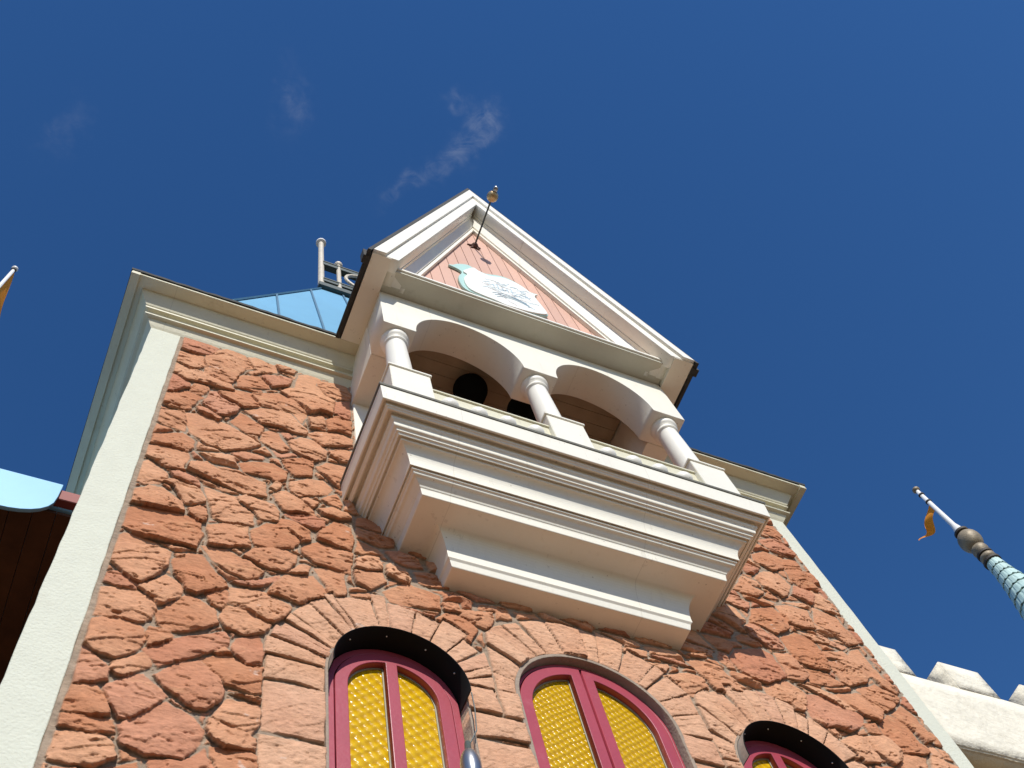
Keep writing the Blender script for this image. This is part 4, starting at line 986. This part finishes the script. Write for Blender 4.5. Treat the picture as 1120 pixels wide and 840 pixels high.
# wall lamp hanging beside the left window
WL = thing('wall_lamp', (-1.02, -.20, -4.9), 'silver capsule lamp hanging at the right edge of the leftmost window', 'lamp')
bm = bmesh.new(); bmesh.ops.create_uvsphere(bm, u_segments=24, v_segments=14, radius=1)
bmesh.ops.scale(bm, vec=(.055, .055, .13), verts=bm.verts); bmesh.ops.translate(bm, vec=(-1.015, -.17, -5.03), verts=bm.verts); bm_obj('lamp_head', bm, M['silver'], WL, True)
bm = bmesh.new(); tube(bm, (-1.015, -.17, -4.91), (-.97, -.10, -4.76), .018); tube(bm, (-.97, -.10, -4.76), (-.93, .0, -4.74), .014); bm_obj('arm', bm, M['iron'], WL)
bm = bmesh.new(); P = [Vector(p) for p in ((-.95, -.05, -4.74), (-.885, -.075, -4.60), (-.872, -.08, -4.42), (-.875, -.085, -4.28))]
for a, b in zip(P, P[1:]): tube(bm, a, b, .004, seg=6)
bm_obj('cable', bm, M['iron'], WL)

# ================================================================ battlement wall on the right
CW = thing('castle_wall', (6, .2, GZ), 'weathered cream battlement wall right of the stone tower', 'wall')
def wobble(bm, amp, sc_=3.0):
    from mathutils import noise as mn
    for v in bm.verts:
        p = v.co*sc_; v.co += Vector((mn.noise(p), mn.noise(p+Vector((9, 0, 0)))*.6, mn.noise(p+Vector((0, 7, 0)))))*amp
def rough_box(name, x0, x1, y0, y1, z0, z1, m, parent, amp=.012, bev=.02, cut=.12):
    bm = bmesh.new(); add_box(bm, x0, x1, y0, y1, z0, z1)
    bmesh.ops.bevel(bm, geom=bm.edges[:], offset=bev, segments=3, affect='EDGES')
    for ax, (a, b) in enumerate(((x0, x1), (y0, y1), (z0, z1))):
        c = a+cut
        while c < b-cut*.5:
            no = [0, 0, 0]; no[ax] = 1; co = [0, 0, 0]; co[ax] = c
            bmesh.ops.bisect_plane(bm, geom=bm.verts[:]+bm.edges[:]+bm.faces[:], plane_co=co, plane_no=no); c += cut
    wobble(bm, amp); return bm_obj(name, bm, m, parent, True)
rough_box('parapet', 3.29, 9.2, .035, .31, -3.33, -2.42, M['castle'], CW, .010, .014, .15)
for x0, x1 in ((3.29, 3.54), (4.0, 4.46), (4.94, 5.40), (5.88, 6.34), (6.82, 7.28), (7.76, 8.22)):
    rough_box('merlon', x0, x1, .03, .30, -2.44, -2.055, M['castle'], CW, .005, .007, .12)
bm = bmesh.new(); add_box(bm, 3.29, 9.2, .34, .9, GZ, -2.9)
bm_obj('lower_wall', bm, M['tanwall'], CW)

# ================================================================ spire with flag, far right
SP = thing('spire_tower', (17.5, 4.05, GZ), 'verdigris green scaled spire with bronze ball at the right edge', 'spire')
def scales_mat():
    m = mat('verdigris_scales', (.44, .60, .56), .5, .16, 5, .003, 20, dirt=(.24, .40, .37, .4), dscale=3)
    return m
M['scales'] = scales_mat()
def spr(z): # radius of spire
    return .185+.20*max(0, (12.2-z)/1.5)**1.35
bm = bmesh.new(); z = 12.22; rings = []
prof = []
k = 0
while z > 1.0:
    h = .30+.01*k; r1 = spr(z); r2 = spr(z-h); n = 14
    prof_ = [(r1*.985, z), (r1*1.02+.01, z-.03), (r2*1.05+.012, z-h), (r2*.975, z-h-.004)]
    seg = 56; rows = []
    for r, zz_ in prof_:
        row = []
        for i in range(seg):
            a = 2*math.pi*i/seg+(k % 2)*math.pi/n; f = abs(((i/seg*n) % 1)-.5)*2
            low = 1 if (zz_ < z-.1) else 0
            rr_ = r*(1-.035*(f > .82)); row.append(bm.verts.new((17.5+rr_*math.cos(a), 4.05+rr_*math.sin(a), zz_+low*.05*f*f)))
        rows.append(row)
    for a, b in zip(rows, rows[1:]):
        for i in range(seg): bm.faces.new((a[i], a[(i+1) % seg], b[(i+1) % seg], b[i]))
    z -= h; k += 1
bm_obj('spire_roof', bm, M['scales'], SP)
bm = bmesh.new(); lathe(bm, [(3.4, -12.1), (3.4, 0), (3.9, .3), (3.9, .6)], (17.5, 4.05, 1.0), 32); bm_obj('tower_drum', bm, M['tanwall'], SP)
M['bronze'] = mat('aged_bronze', (.25, .20, .13), .55, .3, 6, .006, 20, metal=.2)
M['darkring'] = mat('dark_ring', (.05, .04, .03), .7, .2)
bm = bmesh.new(); ball(bm, (17.5, 4.05, 13.30), .305, .305, .39, 28, 18); lathe(bm, [(.10, 12.98), (.20, 12.92), (.22, 12.80), (.17, 12.68), (.15, 12.64)], (17.5, 4.05, 0), 28)
lathe(bm, [(.15, 12.56), (.21, 12.50), (.21, 12.42), (.17, 12.32)], (17.5, 4.05, 0), 28)
bm_obj('bronze_ball', bm, M['bronze'], SP, True)
for z, r in ((13.72, .20), (12.60, .215), (12.26, .235)):
    bm = bmesh.new(); lathe(bm, [(r*.8, -.05), (r, -.04), (r*1.02, .03), (r*.8, .06)], (17.5, 4.05, z), 28); bm_obj('ring', bm, M['darkring'], SP)
def flagpole(x, y, z0, z1, r0, r1, label, grp, ftop, fbot, tipy, tipz, seed, capm, amp=.16):
    FP = thing('flagpole', (x, y, z0), label, 'flagpole', grp)
    bm = bmesh.new(); L_ = z1-z0
    lathe(bm, [(r0*2.0, 0), (r0*1.7, .12*min(1, L_/3)), (r0, .5*min(1, L_/3)), (r1, L_)], (x, y, z0), 16); bm_obj('pole', bm, M['whitepole'], FP, True)
    for z in (ftop+.05, (ftop+z1)/2+.1):
        bm = bmesh.new(); lathe(bm, [(r1*1.1, -.03), (r1*1.6, -.02), (r1*1.6, .02), (r1*1.1, .03)], (x, y, z), 12)
        bm_obj('collar', bm, M['darkring'], FP)
    bm = bmesh.new(); ball(bm, (x, y, z1+r1*1.2), r1*2.0, r1*2.0, r1*1.7, 16, 10); bm_obj('finial', bm, capm, FP, True)
    bm = bmesh.new(); n, m_ = 22, 7; rr = random.Random(seed); G = []
    for i in range(n+1):
        t = i/n; row = []
        for j in range(m_+1):
            s = j/m_
            top = ftop+(tipz+.10-ftop)*t+.10*math.sin(t*7+seed); bot = fbot+(tipz-.10-fbot)*t+.08*math.sin(t*6+seed+.6)
            zz_ = top+(bot-top)*s; yy = y+(tipy-y)*t+.03*math.sin(s*5+t*4); xx = x+.02+amp*math.sin(t*8+s*2.2+seed)*t**.5
            row.append(bm.verts.new((xx, yy, zz_)))
        G.append(row)
    for i in range(n):
        for j in range(m_): bm.faces.new((G[i][j], G[i+1][j], G[i+1][j+1], G[i][j+1]))
    fl = bm_obj('flag', bm, M['orange'], FP, True); fl['label'] = 'orange pennant flag'
    return FP
flagpole(17.5, 4.05, 13.76, 16.12, .075, .055, 'white flagpole with orange pennant standing on the green spire', 'flagpoles with orange pennants', 15.42, 15.0, 5.0, 14.86, 1.0, M['bronze'])
flagpole(-6.27, 4.0, -2.0, 11.20, .05, .030, 'white flagpole with orange pennant at the left edge of the sky', 'flagpoles with orange pennants', 11.10, 10.1, 6.2, 11.1, 2.2, M['whitepole'], .05)

# ================================================================ neighbouring building with scalloped valance, left
NB = thing('neighbouring_building', (-6.5, 3, GZ), 'dark brown pavilion with pale blue scalloped roof edge left of the tower', 'building')
z1, z0 = -2.13, -2.60
lp = []
x = -3.475
for k in range(6):
    c = x-.33; a = .33
    for i in range(15):
        t = math.pi*i/14; lp.append((c+a*math.cos(t), -2.30-.30*math.sin(t)**.75))
    x -= .66+.0
lp = [(-3.475, z1)]+lp+[(x, z1)]
cl = [lp[0]]
for p in lp[1:]:
    if math.hypot(p[0]-cl[-1][0], p[1]-cl[-1][1]) > 1e-3: cl.append(p)
plate('scalloped_valance', [cl[::-1]], .50, .53, M['paleblue'], NB, .003)
box('red_trim', -7.4, -3.325, .535, .62, -2.27, -2.145, M['red'], NB)
bm = bmesh.new()
for i in range(40):
    x0 = -9.3+i*.15; add_box(bm, x0, x0+.145, .62, 8.6, -2.33, -2.30)
bm_obj('soffit_boards', bm, M['brown'], NB)
box('roof', -9.3, -3.33, .60, 8.6, -2.29, -2.16, M['paleblue'], NB)
box('back_wall', -9.0, -3.30, 8.0, 8.3, GZ, -2.35, M['brown'], NB)
box('side_wall', -9.0, -8.8, 1.0, 8.0, GZ, -2.35, M['brown'], NB)
for y in (1.0, 4.5): box('post', -8.6+.0, -8.4, y, y+.2, GZ, -2.34, M['brown'], NB)

# fix names / leftover
for o in COL.objects:
    if o.type == 'MESH' and not o.data.materials: o.data.materials.append(M['cream'])
